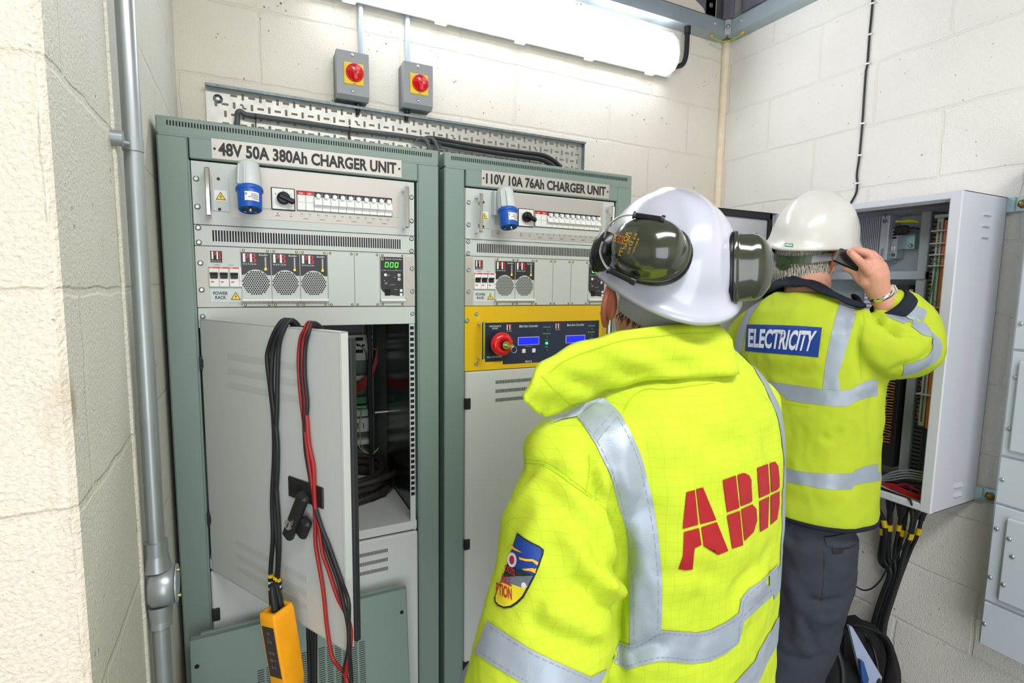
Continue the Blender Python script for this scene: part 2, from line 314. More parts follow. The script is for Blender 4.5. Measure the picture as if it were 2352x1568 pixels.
# ---------------------------------------------------------------- batten light
mat('tube_glow', 'F4F8FF', .4, emit=17.0); mat('clear_poly', 'EEF2F8', .2, emit=.5); mat('batten_body', 'DCE0E4', .4)
def batten(loc, label, L=1.5):
    t = thing('batten_light', loc, label, 'light'); x, y, z = loc
    MB().box(x-L/2, x+L/2, y-.035, y, z-.075, z+.075, .006).build('body', 'batten_body', t)
    d = MB(); prof = [(-.082, -.03), (-.086, -.045), (-.078, -.07), (-.05, -.094), (0, -.102), (.05, -.094), (.078, -.07), (.086, -.045), (.082, -.03)]
    n = len(prof); X = [x-L/2+.012, x+L/2-.03, x+L/2-.012, x+L/2]; sc_ = [1, 1, .93, .8]; vs = []
    for q, s_ in zip(X, sc_): vs += [(q, y-.03+(p[1]+.03)*s_, z+p[0]*s_) for p in prof]
    fs = [(i*n+k, i*n+k+1, (i+1)*n+k+1, (i+1)*n+k) for i in range(3) for k in range(n-1)]
    d.add(vs, fs[:n-1], True, 0); o_ = len(d.f); d.add(vs, fs[n-1:], True, 1); d.add(vs[-n:], [tuple(range(n))], mi=1); d.add(vs[:n], [tuple(range(n))[::-1]], mi=1)
    d.build('diffuser', ['tube_glow', 'clear_poly'], t)
    r_ = MB(); r_.box(x-L/2, x+L/2, y-.04, y-.028, z-.09, z+.09, .003); r_.build('rim', 'batten_body', t)
    for k in range(5):
        cx = x-L/2+.12+k*(L-.24)/4
        for s_ in (-1, 1): c_ = MB(); c_.box(cx-.022, cx+.022, y-.052, y-.026, z+s_*.084, z+s_*.097, .003); c_.build('clip', 'clear_poly', t)
    return t
batten((1.12, YW, .755), 'long white glowing batten light fitting high on the wall under the steel beam')
o = MB().tube(spline([(1.868, YW-.045, .715), (1.89, YW-.045, .715), (1.925, YW-.048, .73), (1.94, YW-.05, .77), (1.942, YW-.05, .85), (1.942, YW-.05, .892)], 6), .011, 10).cyl((1.942, YW-.05, .86), (1.942, YW-.05, .892), .014).build('light_cable', 'cable_black')
tag(rebase(o, (1.868, YW-.045, .715)), 'thick black cable curving from the end of the batten light up to the beam', 'cable')
# ---------------------------------------------------------------- conduit on the left wall
t = thing('steel_conduit', (.012, -.35, FL), 'galvanised steel conduit pipe with round box running down the left block wall', 'conduit')
cx, cy = .010, -.352
MB().tube([(cx, cy+.012, CEIL), (cx, cy+.008, 0), (cx, cy-.002, -.70)], .0125, 20).tube([(cx, cy-.004, -.85), (cx, cy-.01, FL)], .0125, 20).build('pipe', 'conduit', t)
jb = MB(); jb.cyl((cx, cy-.002, -.668), (cx, cy-.002, -.70), .0165); jb.cyl((cx, cy-.002, -.69), (cx, cy-.002, -.715), .0165, .02, n=20)
jb.lathe((cx-.012, cy-.002, -.745), (1, 0, 0), [(.026, 0), (.031, .004), (.032, .02), (.031, .034), (.026, .036)], 28)
jb.cyl((cx, cy-.002, -.775), (cx, cy-.003, -.80), .019, .0165, n=20); jb.cyl((cx, cy-.002, -.795), (cx, cy-.003, -.812), .0165)
jb.tube([(cx, cy-.003, -.81), (cx, cy-.004, -.86)], .0125, 20)
jb.build('junction_box', 'conduit', t)
ld = MB(); ld.lathe((cx+.0245, cy-.002, -.745), (1, 0, 0), [(.030, 0), (.030, .002)], 28)
for s_ in (-1, 1): ld.cyl((cx+.026, cy-.002, -.745+s_*.022), (cx+.03, cy-.002, -.745+s_*.022), .003, mi=1)
ld.build('lid', ['steel_beam', 'brass'], t)
sd = MB(); sd.cyl((-.01, cy-.028, -.052), (.004, cy-.028, -.052), .011, .011); sd.lathe((cx, cy+.006, -.062), (0, 0, 1), [(.0138, 0), (.0138, .018)], 20); sd.cyl((-.004, cy-.025, -.056), (.008, cy-.018, -.056), .004)
sd.build('saddle', 'conduit', t)
# ================================================================ charger racks
RD = .585
def pb_logo(mb, o, w, h, design=True, back=True, y=-.0012):     # o = lower-left corner (x, z)
    x, z = o; X = Vector((1, 0, 0)); 
    if back: mb.box(x, x+w, y, y+.0008, z, z+h, mi=0)
    y -= .0005; b = h*.22 if design else 0; H = h-b; lw = w*.17
    def q(a0, a1, c0, c1, mi): mb.poly([(x+w*a0, y, z+b+H*c0), (x+w*a1, y, z+b+H*c0), (x+w*a1, y, z+b+H*c1), (x+w*a0, y, z+b+H*c1)], mi=mi)
    q(.10, .25, .06, .94, 1)                                        # stem of the P
    mb.poly([(x+w*p[0], y, z+b+H*p[1]) for p in ((.28, .94), (.40, .94), (.47, .88), (.49, .74), (.47, .58), (.41, .5), (.28, .5), (.28, .6), (.36, .62), (.36, .84), (.28, .84))], mi=2)
    q(.53, .66, .06, .94, 1)
    mb.poly([(x+w*p[0], y, z+b+H*p[1]) for p in ((.69, .94), (.80, .94), (.88, .88), (.9, .74), (.86, .58), (.80, .52), (.88, .44), (.92, .3), (.9, .12), (.82, .06), (.69, .06), (.69, .15), (.79, .17), (.79, .44), (.69, .47), (.69, .56), (.77, .6), (.78, .82), (.69, .85))], mi=2)
    if design: mb.text('D E S I G N', (x+w*.1, y, z+h*.06), X, (0, 0, 1), w*.8, h*.11, .01, 1)
def warn(mb, cx, z, s, y=-.0012, label=True):       # black, yellow
    if label: mb.box(cx-s*.62, cx+s*.62, y, y+.0006, z-s*.1, z+s*1.02, mi=2)
    y -= .0004; mb.poly([(cx-s*.5, y, z), (cx+s*.5, y, z), (cx, y, z+s*.88)], mi=0)
    y -= .0004; mb.poly([(cx-s*.40, y, z+s*.055), (cx+s*.40, y, z+s*.055), (cx, y, z+s*.765)], mi=1)
    y -= .0004; mb.poly([(cx+s*(p[0]), y, z+s*p[1]) for p in ((.06, .6), (-.1, .34), (0, .35), (-.07, .1), (.12, .4), (.01, .39))], mi=0)
def handle(name, x, y0, z0, z1, parent, m='chrome'):
    mb = MB(); mb.box(x-.005, x+.005, y0-.036, y0-.026, z0, z1, .002)
    for z in (z0, z1-.009): mb.box(x-.0045, x+.0045, y0-.03, y0, z, z+.009, .001)
    return mb.build(name, m, parent)
def rack(ox, title, tx0, tx1, label, nrect, ya):
    T = Matrix.Translation((ox, 0, 0)); t = thing('charger_cabinet', (ox+.3, .29, -Z0), label, 'cabinet'); A = lambda: MB(T); zb = -Z0
    # carcass: two side posts, back, sides, plinth
    for x0, x1 in ((0, .0555), (.5495, .605)):
        m = A(); m.box(x0, x1, 0, .04, zb+.1, .0462, .003)
        m.box(*((x1-.004, x1+.002) if x0 == 0 else (x0-.002, x0+.004)), .002, .03, zb+.1, .0, .001); m.build('post', 'rack_green', t)
    m = A(); m.box(0, .605, .002, RD, .048, .0835, .002); m.box(.003, .602, 0, .01, .044, .05, .001); c = m.build('top_cap', 'rack_green', t)
    m = A(); n = 104
    for i in range(n): x = .0205+i*(.5645/(n-1)); m.box(x-.0012, x+.0012, .0012, .004, .0655, .0752)
    m.build('vent_slots', 'slot', c)
    m = A()
    for x0, x1 in ((.0, .003), (.602, .605)): m.box(x0, x1, .04, RD, zb+.1, .048)
    m.box(.003, .602, RD-.004, RD, zb+.1, .048); m.box(0, .605, .002, RD, zb+.005, zb+.1, .004)
    m.build('side_panels', 'inner_green', t)
    m = A(); m.box(.0575, .5485, -.003, .012, .0025, .0458, .002); h = m.build('header', 'rack_green', t)
    m = A(); m.box(tx0, tx1, -.0045, -.003, .0065, .0478); m.mi = 0; pl_ = m.build('name_plate', 'alu', t)
    m = A(); m.text(title, (tx0+.0125, -.0052, .0135), (1, 0, 0), (0, 0, 1), tx1-tx0-.025, .0275, .034)
    for x in (tx0+.0055, tx1-.0055): m.cyl((x, -.0045, .0268), (x, -.0056, .0268), .0026, n=10)
    m.build('lettering', 'ink', pl_)
    U = .04445; xl, xr = .0587, .5413
    # ---- breaker panel, 3U
    m = A(); m.box(xl, xr, .003, .006, -3*U+.0006, -.0006, .0008); bp = m.build('breaker_panel', 'panel_grey', t)
    m = A(); m.box(.144, .5, .0016, .003, -.09, -.004)
    m.build('front_plate', 'alu', bp)
    s = A()
    for x in (.0675, .5338):
        for z in (-.038, -.096): screw(s, x, .003, z)
    s.build('screws', 'screw', bp)
    for x in (.0895, .5135): handle('handle', ox+x, .003, -.117, -.0175, bp)
    m = A(); m.box(.0958, .1288, .001, .003, -.1028, -.03, .0005); cp = m.build('cover_plate', 'panel_grey', bp)
    m = A(); warn(m, .1122, -.0785, .0195, .0006)
    m.build('warning_label', ['ink', 'yellow', 'white'], bp)
    m = A()
    for z in (-.0345, -.0985): m.cyl((.109, .001, z), (.109, -.0005, z), .0032, n=12)
    m.build('rivets', 'black', bp)
    # inlet socket: sloping grey housing with a blue connector below
    qx = .168-(0 if nrect == 3 else .011); m = A()
    m.poly([(qx-.024, .003, -.005), (qx+.024, .003, -.005), (qx+.024, .003, -.068), (qx-.024, .003, -.068)], (0, -.022, 0))
    m.lathe((qx, -.03, .001), (0, -.28, -1), [(.014, 0), (.0205, .004), (.0225, .014), (.0235, .034), (.0245, .056), (.0235, .058)], 24)
    for k in range(4):
        a = k*.7+2.2; m.cyl((qx+.021*math.cos(a), -.034+.021*math.sin(a)-.003, -.008), (qx+.0235*math.cos(a), -.05+.0235*math.sin(a), -.05), .0022, n=6)
    so = m.build('inlet_socket', 'pale_plastic', bp)
    m = A(); m.lathe((qx, -.047, -.056), (0, -.28, -1), [(.0255, 0), (.0268, .002), (.0268, .0075), (.0245, .009), (.0238, .012), (.0228, .048), (.0208, .05), (.0208, .044), (.004, .044)], 28)
    m.build('connector', 'blue_plastic', bp)
    # paper label on the curved connector, and its pins
    m = A(); dl = Vector((0, -.28, -1)).normalized(); yl = dl.cross(Vector((1, 0, 0))); yl = yl if yl.y < 0 else -yl; ol = Vector((qx, -.047, -.056)); r = .0243
    lp_ = lambda a, hh, e=0: ol+dl*hh+Vector((1, 0, 0))*((r+e)*math.sin(a))+yl*((r+e)*math.cos(a))
    for k in range(6): a0 = -.42+k*.2; m.poly([lp_(a0, .037), lp_(a0+.2, .037), lp_(a0+.2, .017), lp_(a0, .017)], mi=0)
    for hh, a0, a1 in ((.0215, .1, .6), (.025, .1, .7), (.0285, -.1, .7), (.032, .2, .75)):
        for k in range(4): q0 = a0+(a1-a0)*k/4; q1 = q0+(a1-a0)*.19; m.poly([lp_(q0, hh+.0014, .0003), lp_(q1, hh+.0014, .0003), lp_(q1, hh, .0003), lp_(q0, hh, .0003)], mi=2)
    vs_, fs_ = glyphs('CE', .02, 0); m.add([lp_(-.36+x*.26, .0245-y*.0055, .0003) for x, y in vs_], fs_, mi=2)
    for dx, dy in ((0, -.01), (-.01, .006), (.01, .006)): m.cyl((qx+dx, -.06+dy, -.098), (qx+dx, -.0625+dy, -.107), .0035, n=10, mi=1)
    m.build('connector_label', ['white', 'brass', 'ink'], bp)
    # rotary switch
    rx = .237 if nrect == 3 else .2385
    m = A(); m.box(rx-.0255, rx+.0245, -.0005, .003, -.0915, -.042, .001, 1); m.box(rx-.0235, rx+.0225, -.0014, -.0004, -.0895, -.044, .0005, 0)
    m.text('0', (rx-.001, -.0018, -.0505), (1, 0, 0), (0, 0, 1), .002, .003, .01, 1); m.text('1', (rx-.017, -.0018, -.058), (1, 0, 0), (0, 0, 1), .0012, .003, .01, 1); m.text('2', (rx+.015, -.0018, -.058), (1, 0, 0), (0, 0, 1), .002, .003, .01, 1)
    rs = m.build('rotary_switch', ['white', 'black'], bp)
    m = A(); m.lathe((rx, -.0015, -.0655), (0, -1, 0), [(.0145, 0), (.0145, .003), (.0135, .012), (.011, .014)], 24)
    K = MB(T @ Matrix.Translation((rx, -.012, -.0655)) @ Matrix.Rotation(math.radians(24), 4, 'Y')); K.box(-.012, .024, -.012, 0, -.006, .006, .003)
    m.v += K.v; o_ = len(m.v)-len(K.v); m.f += [tuple(i+o_ for i in f) for f in K.f]; m.s += K.s; m.m += K.m
    m.build('rotary_knob', 'black_gloss', bp)
    # breakers
    bx0, bx1 = (.266, .4835) if nrect == 3 else (.267, .4865)
    m = A(); m.box(bx0-.001, bx1+.001, .0015, .003, -.0895, -.0445); m.build('breaker_window', 'slot', bp)
    wv = (bx1-bx0)/12
    for k in range(12):
        x0 = bx0+k*wv; x1 = x0+wv-.0006; m = A(); m.box(x0, x1, -.003, .004, -.0885, -.047, .0008, 0)
        if k < 2:
            m.box(x0, x1, -.0036, -.002, -.0545, -.0462, .0004, 1); m.text('ABB', (x0+.003, -.0040, -.0525), (1, 0, 0), (0, 0, 1), wv*.5, .003, .01, 0)
            m.box(x0+.0015, x1-.0015, -.0045, -.002, -.071, -.057, .0006, 0)
        else:
            m.box(x0+.0005, x1-.0005, -.0036, -.002, -.057, -.046, .0003, 2)
            m.cyl((x0+wv*.5, -.003, -.0535), (x0+wv*.5, -.014, -.0555), .0052, .0048, n=12, mi=3)
            m.poly([(x0+.0004, -.004, -.0575), (x1-.0002, -.004, -.0575), (x1-.0002, -.013, -.0755), (x0+.0004, -.013, -.0755)], (0, .003, .001), mi=0)
            m.box(x0+.003, x1-.003, -.011, -.006, -.0745, -.066, .0006, 3)
        m.build('circuit_breaker', ['white', 'red', 'black', 'white_gloss'], bp)
    sx0, sx1 = (.134, .4988)
    m = A(); z1, z0 = (-.094, -.1142) if nrect == 3 else (-.1055, -.1245); m.box(sx0, sx1, .0018, .003, z0, z1, 0, 0)
    tx = lambda s_, x, z, h=.0028, wf=.0019: m.text(s_, (x-len(s_)*wf/2, .0014, z), (1, 0, 0), (0, 0, 1), len(s_)*wf, h, .004, 1)
    tx('1', .2245, z1-.0065); tx('MAIN', .2245, z1-.0115); tx('2', .252, z1-.0065); tx('AUX', .252, z1-.0115)
    if nrect != 3: tx('AUX', .155, z1-.006); tx('MAINS', .155, z1-.0105)
    for k in range(6):
        x = bx0+wv*(2*k+1); tx('FD%d' % (2*k+1), x-wv*.5, z1-.0045, .0026, .0016); tx('FD%d' % (2*k+2), x+wv*.5, z1-.0045, .0026, .0016)
        tx('+', x-wv*.5, z1-.009, .002); tx('-', x+wv*.5, z1-.008, .0004); tx('LOAD %d' % (k+1), x, z1-.0145, .0027, .0021)
    m.build('label_strip', ['alu', 'ink'], bp)
    # ---- vent panel, 1U
    m = A(); m.box(xl, xr, .003, .006, -4*U+.0006, -3*U-.0006, .0008); vp = m.build('vent_panel', 'panel_grey', t)
    m = A(); n = 76
    for i in range(n): x = .0945+i*(.409/(n-1)); m.box(x-.0015, x+.0015, .0022, .0035, -.1672, -.1434, .0004)
    m.build('vent_slots', 'slot', vp)
    s = A()
    for x in (.067, .5332):
        for z in (-.140, -.171): screw(s, x, .003, z)
    s.build('screws', 'screw', vp)
    # ---- power rack, 3U
    m = A(); m.box(xl, xr, .003, .006, -7*U+.0006, -4*U-.0006, .0008); m.box(xl, .0815, .0024, .0032, -.3098, -.181, 0, 1); m.box(.5165, xr, .0024, .0032, -.3098, -.186, 0, 1)
    pr = m.build('power_rack', ['panel_grey', 'alu'], t); s = A()
    for x in (.068, .5342):
        for z in (-.215, -.2725): screw(s, x, .003, z)
    s.build('screws', 'screw', pr)
    m = A(); pb_logo(m, (.0873, -.2125), .022, .0245, y=.0018); m.build('logo', ['ink', 'white', 'red'], pr)
    m = A(); m.box(.084, .1455, .0022, .003, -.2995, -.2675, 0, 0); m.text('POWER\nRACK', (.0895, .0017, -.2925), (1, 0, 0), (0, 0, 1), .028, .0165, .018, 1)
    m.text('SUPPLY', (.094, .0022, -.2188), (1, 0, 0), (0, 0, 1), .012, .0018, .002, 1); m.text('OUTPUT', (.121, .0022, -.2188), (1, 0, 0), (0, 0, 1), .011, .0018, .002, 1)
    m.build('power_rack_label', ['pale_plastic', 'ink'], pr)
    m = A(); warn(m, .133, -.2935, .0195, .0016, False); m.build('warning_label', ['ink', 'yellow', 'white'], pr)
    for k, x0 in enumerate((.0835, .1025, .1225)):
        w_ = (.0185, .0185, .0185)[k]; m = A(); m.box(x0, x0+w_, -.004, .004, -.2655, -.2215, .0008, 0); m.box(x0, x0+w_, -.0046, -.003, -.2255, -.2225, 0, 1)
        m.box(x0+.002, x0+w_-.002, -.007, -.003, -.2475, -.236, .001, 2); m.box(x0+.001, x0+w_-.001, -.0115, -.006, -.2385, -.2345, .0015, 2); m.box(x0+.003, x0+.0085, -.0047, -.003, -.256, -.2535, 0, 1)
        m.text('ABB', (x0+.002, -.005, -.2249), (1, 0, 0), (0, 0, 1), .005, .0018, .004, 0)
        m.build('circuit_breaker', ['white', 'red', 'black'], pr)
    m = A(); m.box(.1412, .1462, -.0035, .004, -.2655, -.2215, .0008, 0); m.cyl((.1437, -.0035, -.24), (.1437, -.0035, -.252), .003, n=8, mi=0); m.build('terminal_cover', ['white'], pr)
    xs = [.1452, .2066, .2675, .3288, .3905, .4520]
    rs_ = A()
    def module(k, kind):
        x0 = xs[k]+.0006; x1 = (xs[k+1] if k < 5 else .5145)-.0004
        m = A(); m.box(x0, x1, -.0008, .003, -.3088, -.1812, .0006); 
        nm = {'r': 'rectifier', 'b': 'blank_plate', 's': 'system_controller'}[kind]; md = m.build(nm, 'panel_grey', t)
        m = A()
        for x in (x0+.006, x1-.006):
            for z in (-.1842, -.3052): screw(m, x, -.0008, z, .0022)
        m.build('screws', 'brass', md)
        if kind == 'r':
            m = A(); cx = (x0+x1)/2-.001; y = -.0012
            bot = [(x0+.0006+(x1-x0-.0012)*i/16, 0) for i in range(17)]; pts = []
            for x, _ in bot:
                dx = (x-cx)/.0275; zc = -.2555+.0295*math.sqrt(max(0, 1-dx*dx)) if abs(dx) < 1 else -.2555
                pts.append((x, y, min(-.2225, max(-.2385, zc+.0)) if abs(dx) < .93 else -.2385))
            m.poly(pts+[(x1-.0006, y, -.1885), (x0+.0006, y, -.1885)], mi=0)
            pb_logo(m, (x0+.001, -.2175), .0325, .0275, True, False, y)
            m.text('Rectifier', (x0+.0365, y-.0004, -.1955), (1, 0, 0), (0, 0, 1), .0185, .0042, .004, 1, .25)
            for i in range(11): m.box(x1-.0125, x1-.009, y-.0006, y, -.1995-i*.0026, -.1982-i*.0026, 0, 1 if i < 9 else 3)
            m.box(x1-.0135, x1-.0085, y-.0008, y, -.2275, -.2235, 0, 3); m.build('logo_panel', ['rect_dark', 'white', 'red', 'led_orange'], md)
            m = A(); R = .0272; pz = .00425; zc = -.2562
            for j in range(-7, 8):
                for i in range(-7, 8):
                    x = (i+(.5 if j % 2 else 0))*.00475; z = j*.0041
                    if x*x+z*z < R*R: m.add([(cx+x+.0019*math.cos(a*math.pi/3), y, zc+z+.0019*math.sin(a*math.pi/3)) for a in range(6)], [tuple(range(6))])
            m.build('fan_grille', 'slot', md)
            m = A(); m.box(x0-.0005, x1+.0005, -.011, -.0006, -.2975, -.2915, .001); m.build('handle', 'white', md)
            m = A(); m.box(cx-.009, cx+.01, y-.0002, y+.0004, -.3035, -.2995, 0, 0); m.text('54V / 25A' if nrect == 3 else '110V', (cx-.007, y-.0006, -.3027), (1, 0, 0), (0, 0, 1), .015, .0022, .004, 1); m.build('rating_label', ['white', 'ink'], md)
        if kind == 's':
            m = A(); y = -.0012; a0, a1 = .4535, .5105
            pts = [(a0, -.188), (a0, -.262)]+[(a0+.035*(1-math.cos(q*math.pi/12)), -.262-.0215*math.sin(q*math.pi/12)) for q in range(1, 7)]+[(a0+.044, -.2845), (a1, -.2845), (a1, -.188)]
            m.poly([(p[0], y, p[1]) for p in pts], mi=0); pb_logo(m, (a0+.001, -.1975), .0085, .008, False, True, y-.0003)
            X = (1, 0, 0); Zv = (0, 0, 1); y2 = y-.0006
            m.text('System Controller', (a0+.012, y2, -.1955), X, Zv, .042, .0042, .004, 1, .25)
            m.text('CHARGER 1  FLOAT 2  VOLTS  ALARM  FLOAT', (a0+.003, y2, -.2218), X, Zv, .051, .0016, 0, 1)
            for (bx, bz, s_) in ((.4655, -.2325, ''), (.4995, -.2325, '^'), (.4995, -.2425, 'v'), (.5045, -.271, '1'), (.5045, -.281, '2')): m.box(bx-.0035, bx+.0035, y-.002, y, bz-.0035, bz+.0035, .0008, 1)
            m.poly([(.4975, y-.0023, -.2335), (.5015, y-.0023, -.2335), (.4995, y-.0023, -.2305)], mi=0); m.poly([(.4975, y-.0023, -.2415), (.5015, y-.0023, -.2415), (.4995, y-.0023, -.2445)][::-1], mi=0)
            m.text('RESET', (.471, y2, -.2335), X, Zv, .006, .0015, 0, 1); m.text('SETUP', (.4855, y2, -.2385), X, Zv, .006, .0015, 0, 1)
            m.text('POWER\nMAINS', (.4635, y2, -.2555), X, Zv, .007, .0045, 0, 1); m.text('ALARM MUTE', (.476, y2, -.2575), X, Zv, .0135, .0015, 0, 1); m.text('BATTERY', (.487, y2, -.269), X, Zv, .009, .0015, 0, 1)
            m.box(.4635, .477, y-.0015, y, -.2835, -.268, 0, 4)
            m.cyl((.492, y, -.2195), (.492, y-.001, -.2195), .001, n=8, mi=3); m.cyl((.463, y, -.2465), (.463, y-.001, -.2465), .001, n=8, mi=3); m.build('keypad_panel', ['rect_dark', 'white', 'red', 'yellow', 'slot', 'led_green'], md)
            m = A()
            for d in range(3):
                dx = .4640+d*.0122; z0 = -.2135; hh = .0125; ww = .0085; q = .0014; sh = lambda x, z: (x+(z-z0)*.12, y-.0008, z)
                for a, b, c_, e in ((0, q, .001, hh/2-.0004), (0, q, hh/2+.0004, hh-.001), (ww-q, ww, .001, hh/2-.0004), (ww-q, ww, hh/2+.0004, hh-.001), (q*.6, ww-q*.6, 0, q), (q*.6, ww-q*.6, hh-q, hh)):
                    m.poly([sh(dx+a, z0+c_), sh(dx+b, z0+c_), sh(dx+b, z0+e), sh(dx+a, z0+e)])
            m.build('digit_display', 'led_green', md)
            m = A(); m.box(.4525, .514, -.011, -.0006, -.2975, -.2915, .001); m.build('handle', 'white', md)
    for k in range(5): module(k, 'r' if k < nrect else 'b')
    module(5, 's')
    return t, A
rk1, A1 = rack(0, '48V 50A 380Ah CHARGER UNIT', .0990, .5073, 'tall grey-green charger cabinet on the left whose lower light grey door hangs open', 3, 0)
rk2, A2 = rack(.6205, '110V 10A 76Ah CHARGER UNIT', .1013, .5155, 'tall grey-green charger cabinet on the right with a yellow controller panel and closed door', 2, 1)
U = .04445
# ---- rack 1: blank plate, open door, shelf, interior
m = MB(); m.box(.0587, .5413, .003, .007, -8*U, -7*U-.0006, .0008); b = m.build('blank_plate', 'panel_grey', rk1)
s = MB(); screw(s, .5345, .003, -.330, .004); screw(s, .0675, .003, -.330, .004); s.build('screws', 'zinc', b)
ANG = math.radians(60.7); HX = .0615
DT = frame((HX, -.002, 0), (math.cos(ANG), -math.sin(ANG), 0), (math.sin(ANG), math.cos(ANG), 0), (0, 0, 1))   # door frame: x along the door, y into its back
def vents(mb, x0, x1, zs, y, n=60, h=.0095):
    for z in zs:
        for i in range(n): x = x0+(x1-x0)*i/(n-1); mb.box(x-.0009, x+.0009, y-.0006, y, z, z+h)
m = MB(DT); m.box(0, .47, 0, .002, -.909, -.335); m.box(0, .47, 0, .018, -.338, -.335, .001); m.box(0, .47, 0, .018, -.909, -.906, .001); m.box(.466, .47, 0, .018, -.909, -.335, .001); m.box(0, .003, 0, .018, -.909, -.335)
dr = m.build('door', 'door_grey', rk1, 'light grey steel door standing open')
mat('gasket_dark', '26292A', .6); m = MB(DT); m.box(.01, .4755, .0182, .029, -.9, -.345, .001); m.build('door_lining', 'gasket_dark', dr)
m = MB(DT); mat('vent_faint', 'BCBFBB', .5)
for z in (-.412, -.442, -.472, -.815, -.845, -.872): m.box(.11, .36, -.0006, 0, z, z+.012); 
m.build('vent_slots', 'vent_faint', dr)
LX0, LX1, LZ0, LZ1 = .313, .418, -.657, -.617
# swing handle standing out of its recessed dish
m = MB(DT); m.box(LX0, LX1, -.004, .0, LZ0, LZ1, .002, 0); m.box(LX0+.007, LX0+.046, -.0046, -.001, LZ0+.008, LZ1-.008, .002, 1)
m.build('latch_plate', ['black', 'slot'], dr)
hd = MB(DT @ Matrix.Translation((.384, -.014, -.640)) @ Matrix.Rotation(math.radians(30), 4, 'Y') @ Matrix.Diagonal((1.1, 1, 1.15, 1))); hd.box(-.012, .012, -.016, .0, -.085, .012, .005); hd.cyl((0, -.016, -.052), (0, -.019, -.052), .0085, n=20, mi=1)
hd.box(-.0008, .0008, -.0196, -.019, -.057, -.047, 0, 2); hd.box(.006, .03, -.006, .01, -.07, -.03, .006)
hd.build('swing_handle', ['black', 'chrome', 'slot'], dr)
for z in (-.432, -.786, -1.017):
    m = MB(); m.box(.057, .074, -.006, .004, z-.016, z+.016, .002); m.box(.061, .069, -.009, -.005, z-.009, z+.009, .002); m.build('hinge', 'black', rk1)
m = MB(); m.box(.0587, .543, .002, .005, -.9085, -.885, .001); m.box(.0587, .543, .004, .53, -.889, -.885); screw(m, .5365, .002, -.905, .004)
m.build('shelf', 'door_grey', rk1)
m = MB(); m.box(.0587, .5435, -.004, .012, -1.80, -.9125, .003); ld = m.build('door', 'door_grey', rk1, 'closed lower door behind the loose panel')
m = MB(); vents(m, .200, .4612, (-.9530, -.9780, -1.0025), -.004, 76, .0095); m.build('vent_slots', 'slot', ld)
m = MB(); m.box(.527, .541, .006, .010, -.885, -.356)
for i in range(34):
    z = -.3665-i*.0148*1.0
    if z < -.82: break
    m.box(.5290, .5385, .0045, .0065, z-.0042, z+.0042, 0, 1)
m.build('rack_rail', ['panel_grey', 'slot'], rk1)
m = MB(); m.box(.066, .078, .006, .01, -.885, -.356); m.build('rack_rail', 'panel_grey', rk1)
m = MB(); m.box(.058, .545, .535, .54, -.885, -.34); m.box(.5455, .55, .045, .53, -.885, -.34); m.build('inner_lining', 'inner_green', rk1)
iy = .50
def qb(px0, py0, px1, py1, y, d=.01):
    a = S(px0, py0, 1, y); b_ = S(px1, py1, 1, y); return (a.x, b_.x, y, y+d, b_.z, a.z)
m = MB()
for q_, d__ in (((783, 770, 856, 826), .02), ((783, 865, 845, 874), .02), ((783, 942, 846, 955), .03), ((783, 965, 850, 990), .03), ((783, 1016, 850, 1019), .03)): m.mark(); m.box(*qb(*q_, iy, d__), .001, 0)
m.build('mounting_plates', 'panel_grey', rk1); m = MB()
m.box(*qb(783, 776, 834, 782, iy-.002, .003), 0, 1); m.box(*qb(800, 804, 834, 810, iy-.002, .003), 0, 1)
for a in (806, 819, 831): m.box(*qb(a, 791, a+7, 795, iy-.002, .003), 0, 1)
for a in (795, 809, 821, 834): m.box(*qb(a, 971, a+2, 984, iy-.002, .003), 0, 1)
m.build('plate_slots', ['panel_grey', 'slot'], rk1)
m = MB(); m.box(*qb(786, 790, 801, 824, iy-.012, .004), .0005, 0); m.box(*qb(788, 912, 804, 930, iy-.015, .006), .001, 0); m.box(*qb(817, 912, 843, 930, iy-.015, .006), .001, 0); m.box(*qb(788, 930, 845, 940, iy-.015, .02), .001, 0)
for i in range(12): m.box(*qb(790+i*4.4, 933, 792+i*4.4, 936, iy-.017, .003), 0, 1)
m.build('circuit_board', ['pcb', 'white'], rk1)
ca = MB(); q = lambda px, py, y=iy-.03: S(px, py, 1, y)
for k in range(6): ca.tube(spline([q(780, 878+k*4.5), q(815, 880+k*4), q(838+k, 868+k*3), q(858+k*1.5, 835), q(868+k*1.8, 790), q(870+k*2, 745), q(870+k*2, 735)], 6), .0032, 7)
ca.build('wiring', 'cable_red', rk1, 'bundle of red wires')
ca = MB()
for k in range(3): ca.tube([q(843+k*3, 740, iy-.045), q(848+k*2, 800, iy-.04), q(846+k*3, 900, iy-.045), q(850+k*2, 960, iy-.04), q(851+k*2, 1040, iy-.045)], .004, 8)
for k in range(3): ca.tube([q(879+k*3, 735, iy-.06), q(884+k*2, 800, iy-.06), q(882+k*3, 900, iy-.06), q(880+k*3, 960, iy-.06), q(876+k*3, 1048, iy-.06)], .004, 8)
ca.tube(spline([q(795, 795), q(820, 790), q(838, 805), q(843, 830)], 6), .0015, 6)
ca.build('wiring', 'cable_black', rk1, 'black vertical wiring looms')
mat('wire_yellow', 'B8AE3C', .5); mat('wire_white', 'C9CBC4', .5)
ca = MB(); ca.tube(spline([q(834, 740), q(834, 765), q(850, 795), q(868, 803), q(878, 800)], 8), .0014, 6); ca.tube(spline([q(832, 940), q(827, 980), q(830, 1020), q(845, 1040), q(860, 1040), q(876, 1015), q(880, 980)], 8), .0014, 6)
ca.tube(spline([q(822, 940), q(815, 960), q(814, 990), q(822, 1020), q(845, 1042), q(868, 1030), q(878, 1005), q(884, 960)], 8), .0014, 6, mi=1)
ca.build('wiring', ['wire_yellow', 'wire_white'], rk1, 'thin yellow and white looped wires')
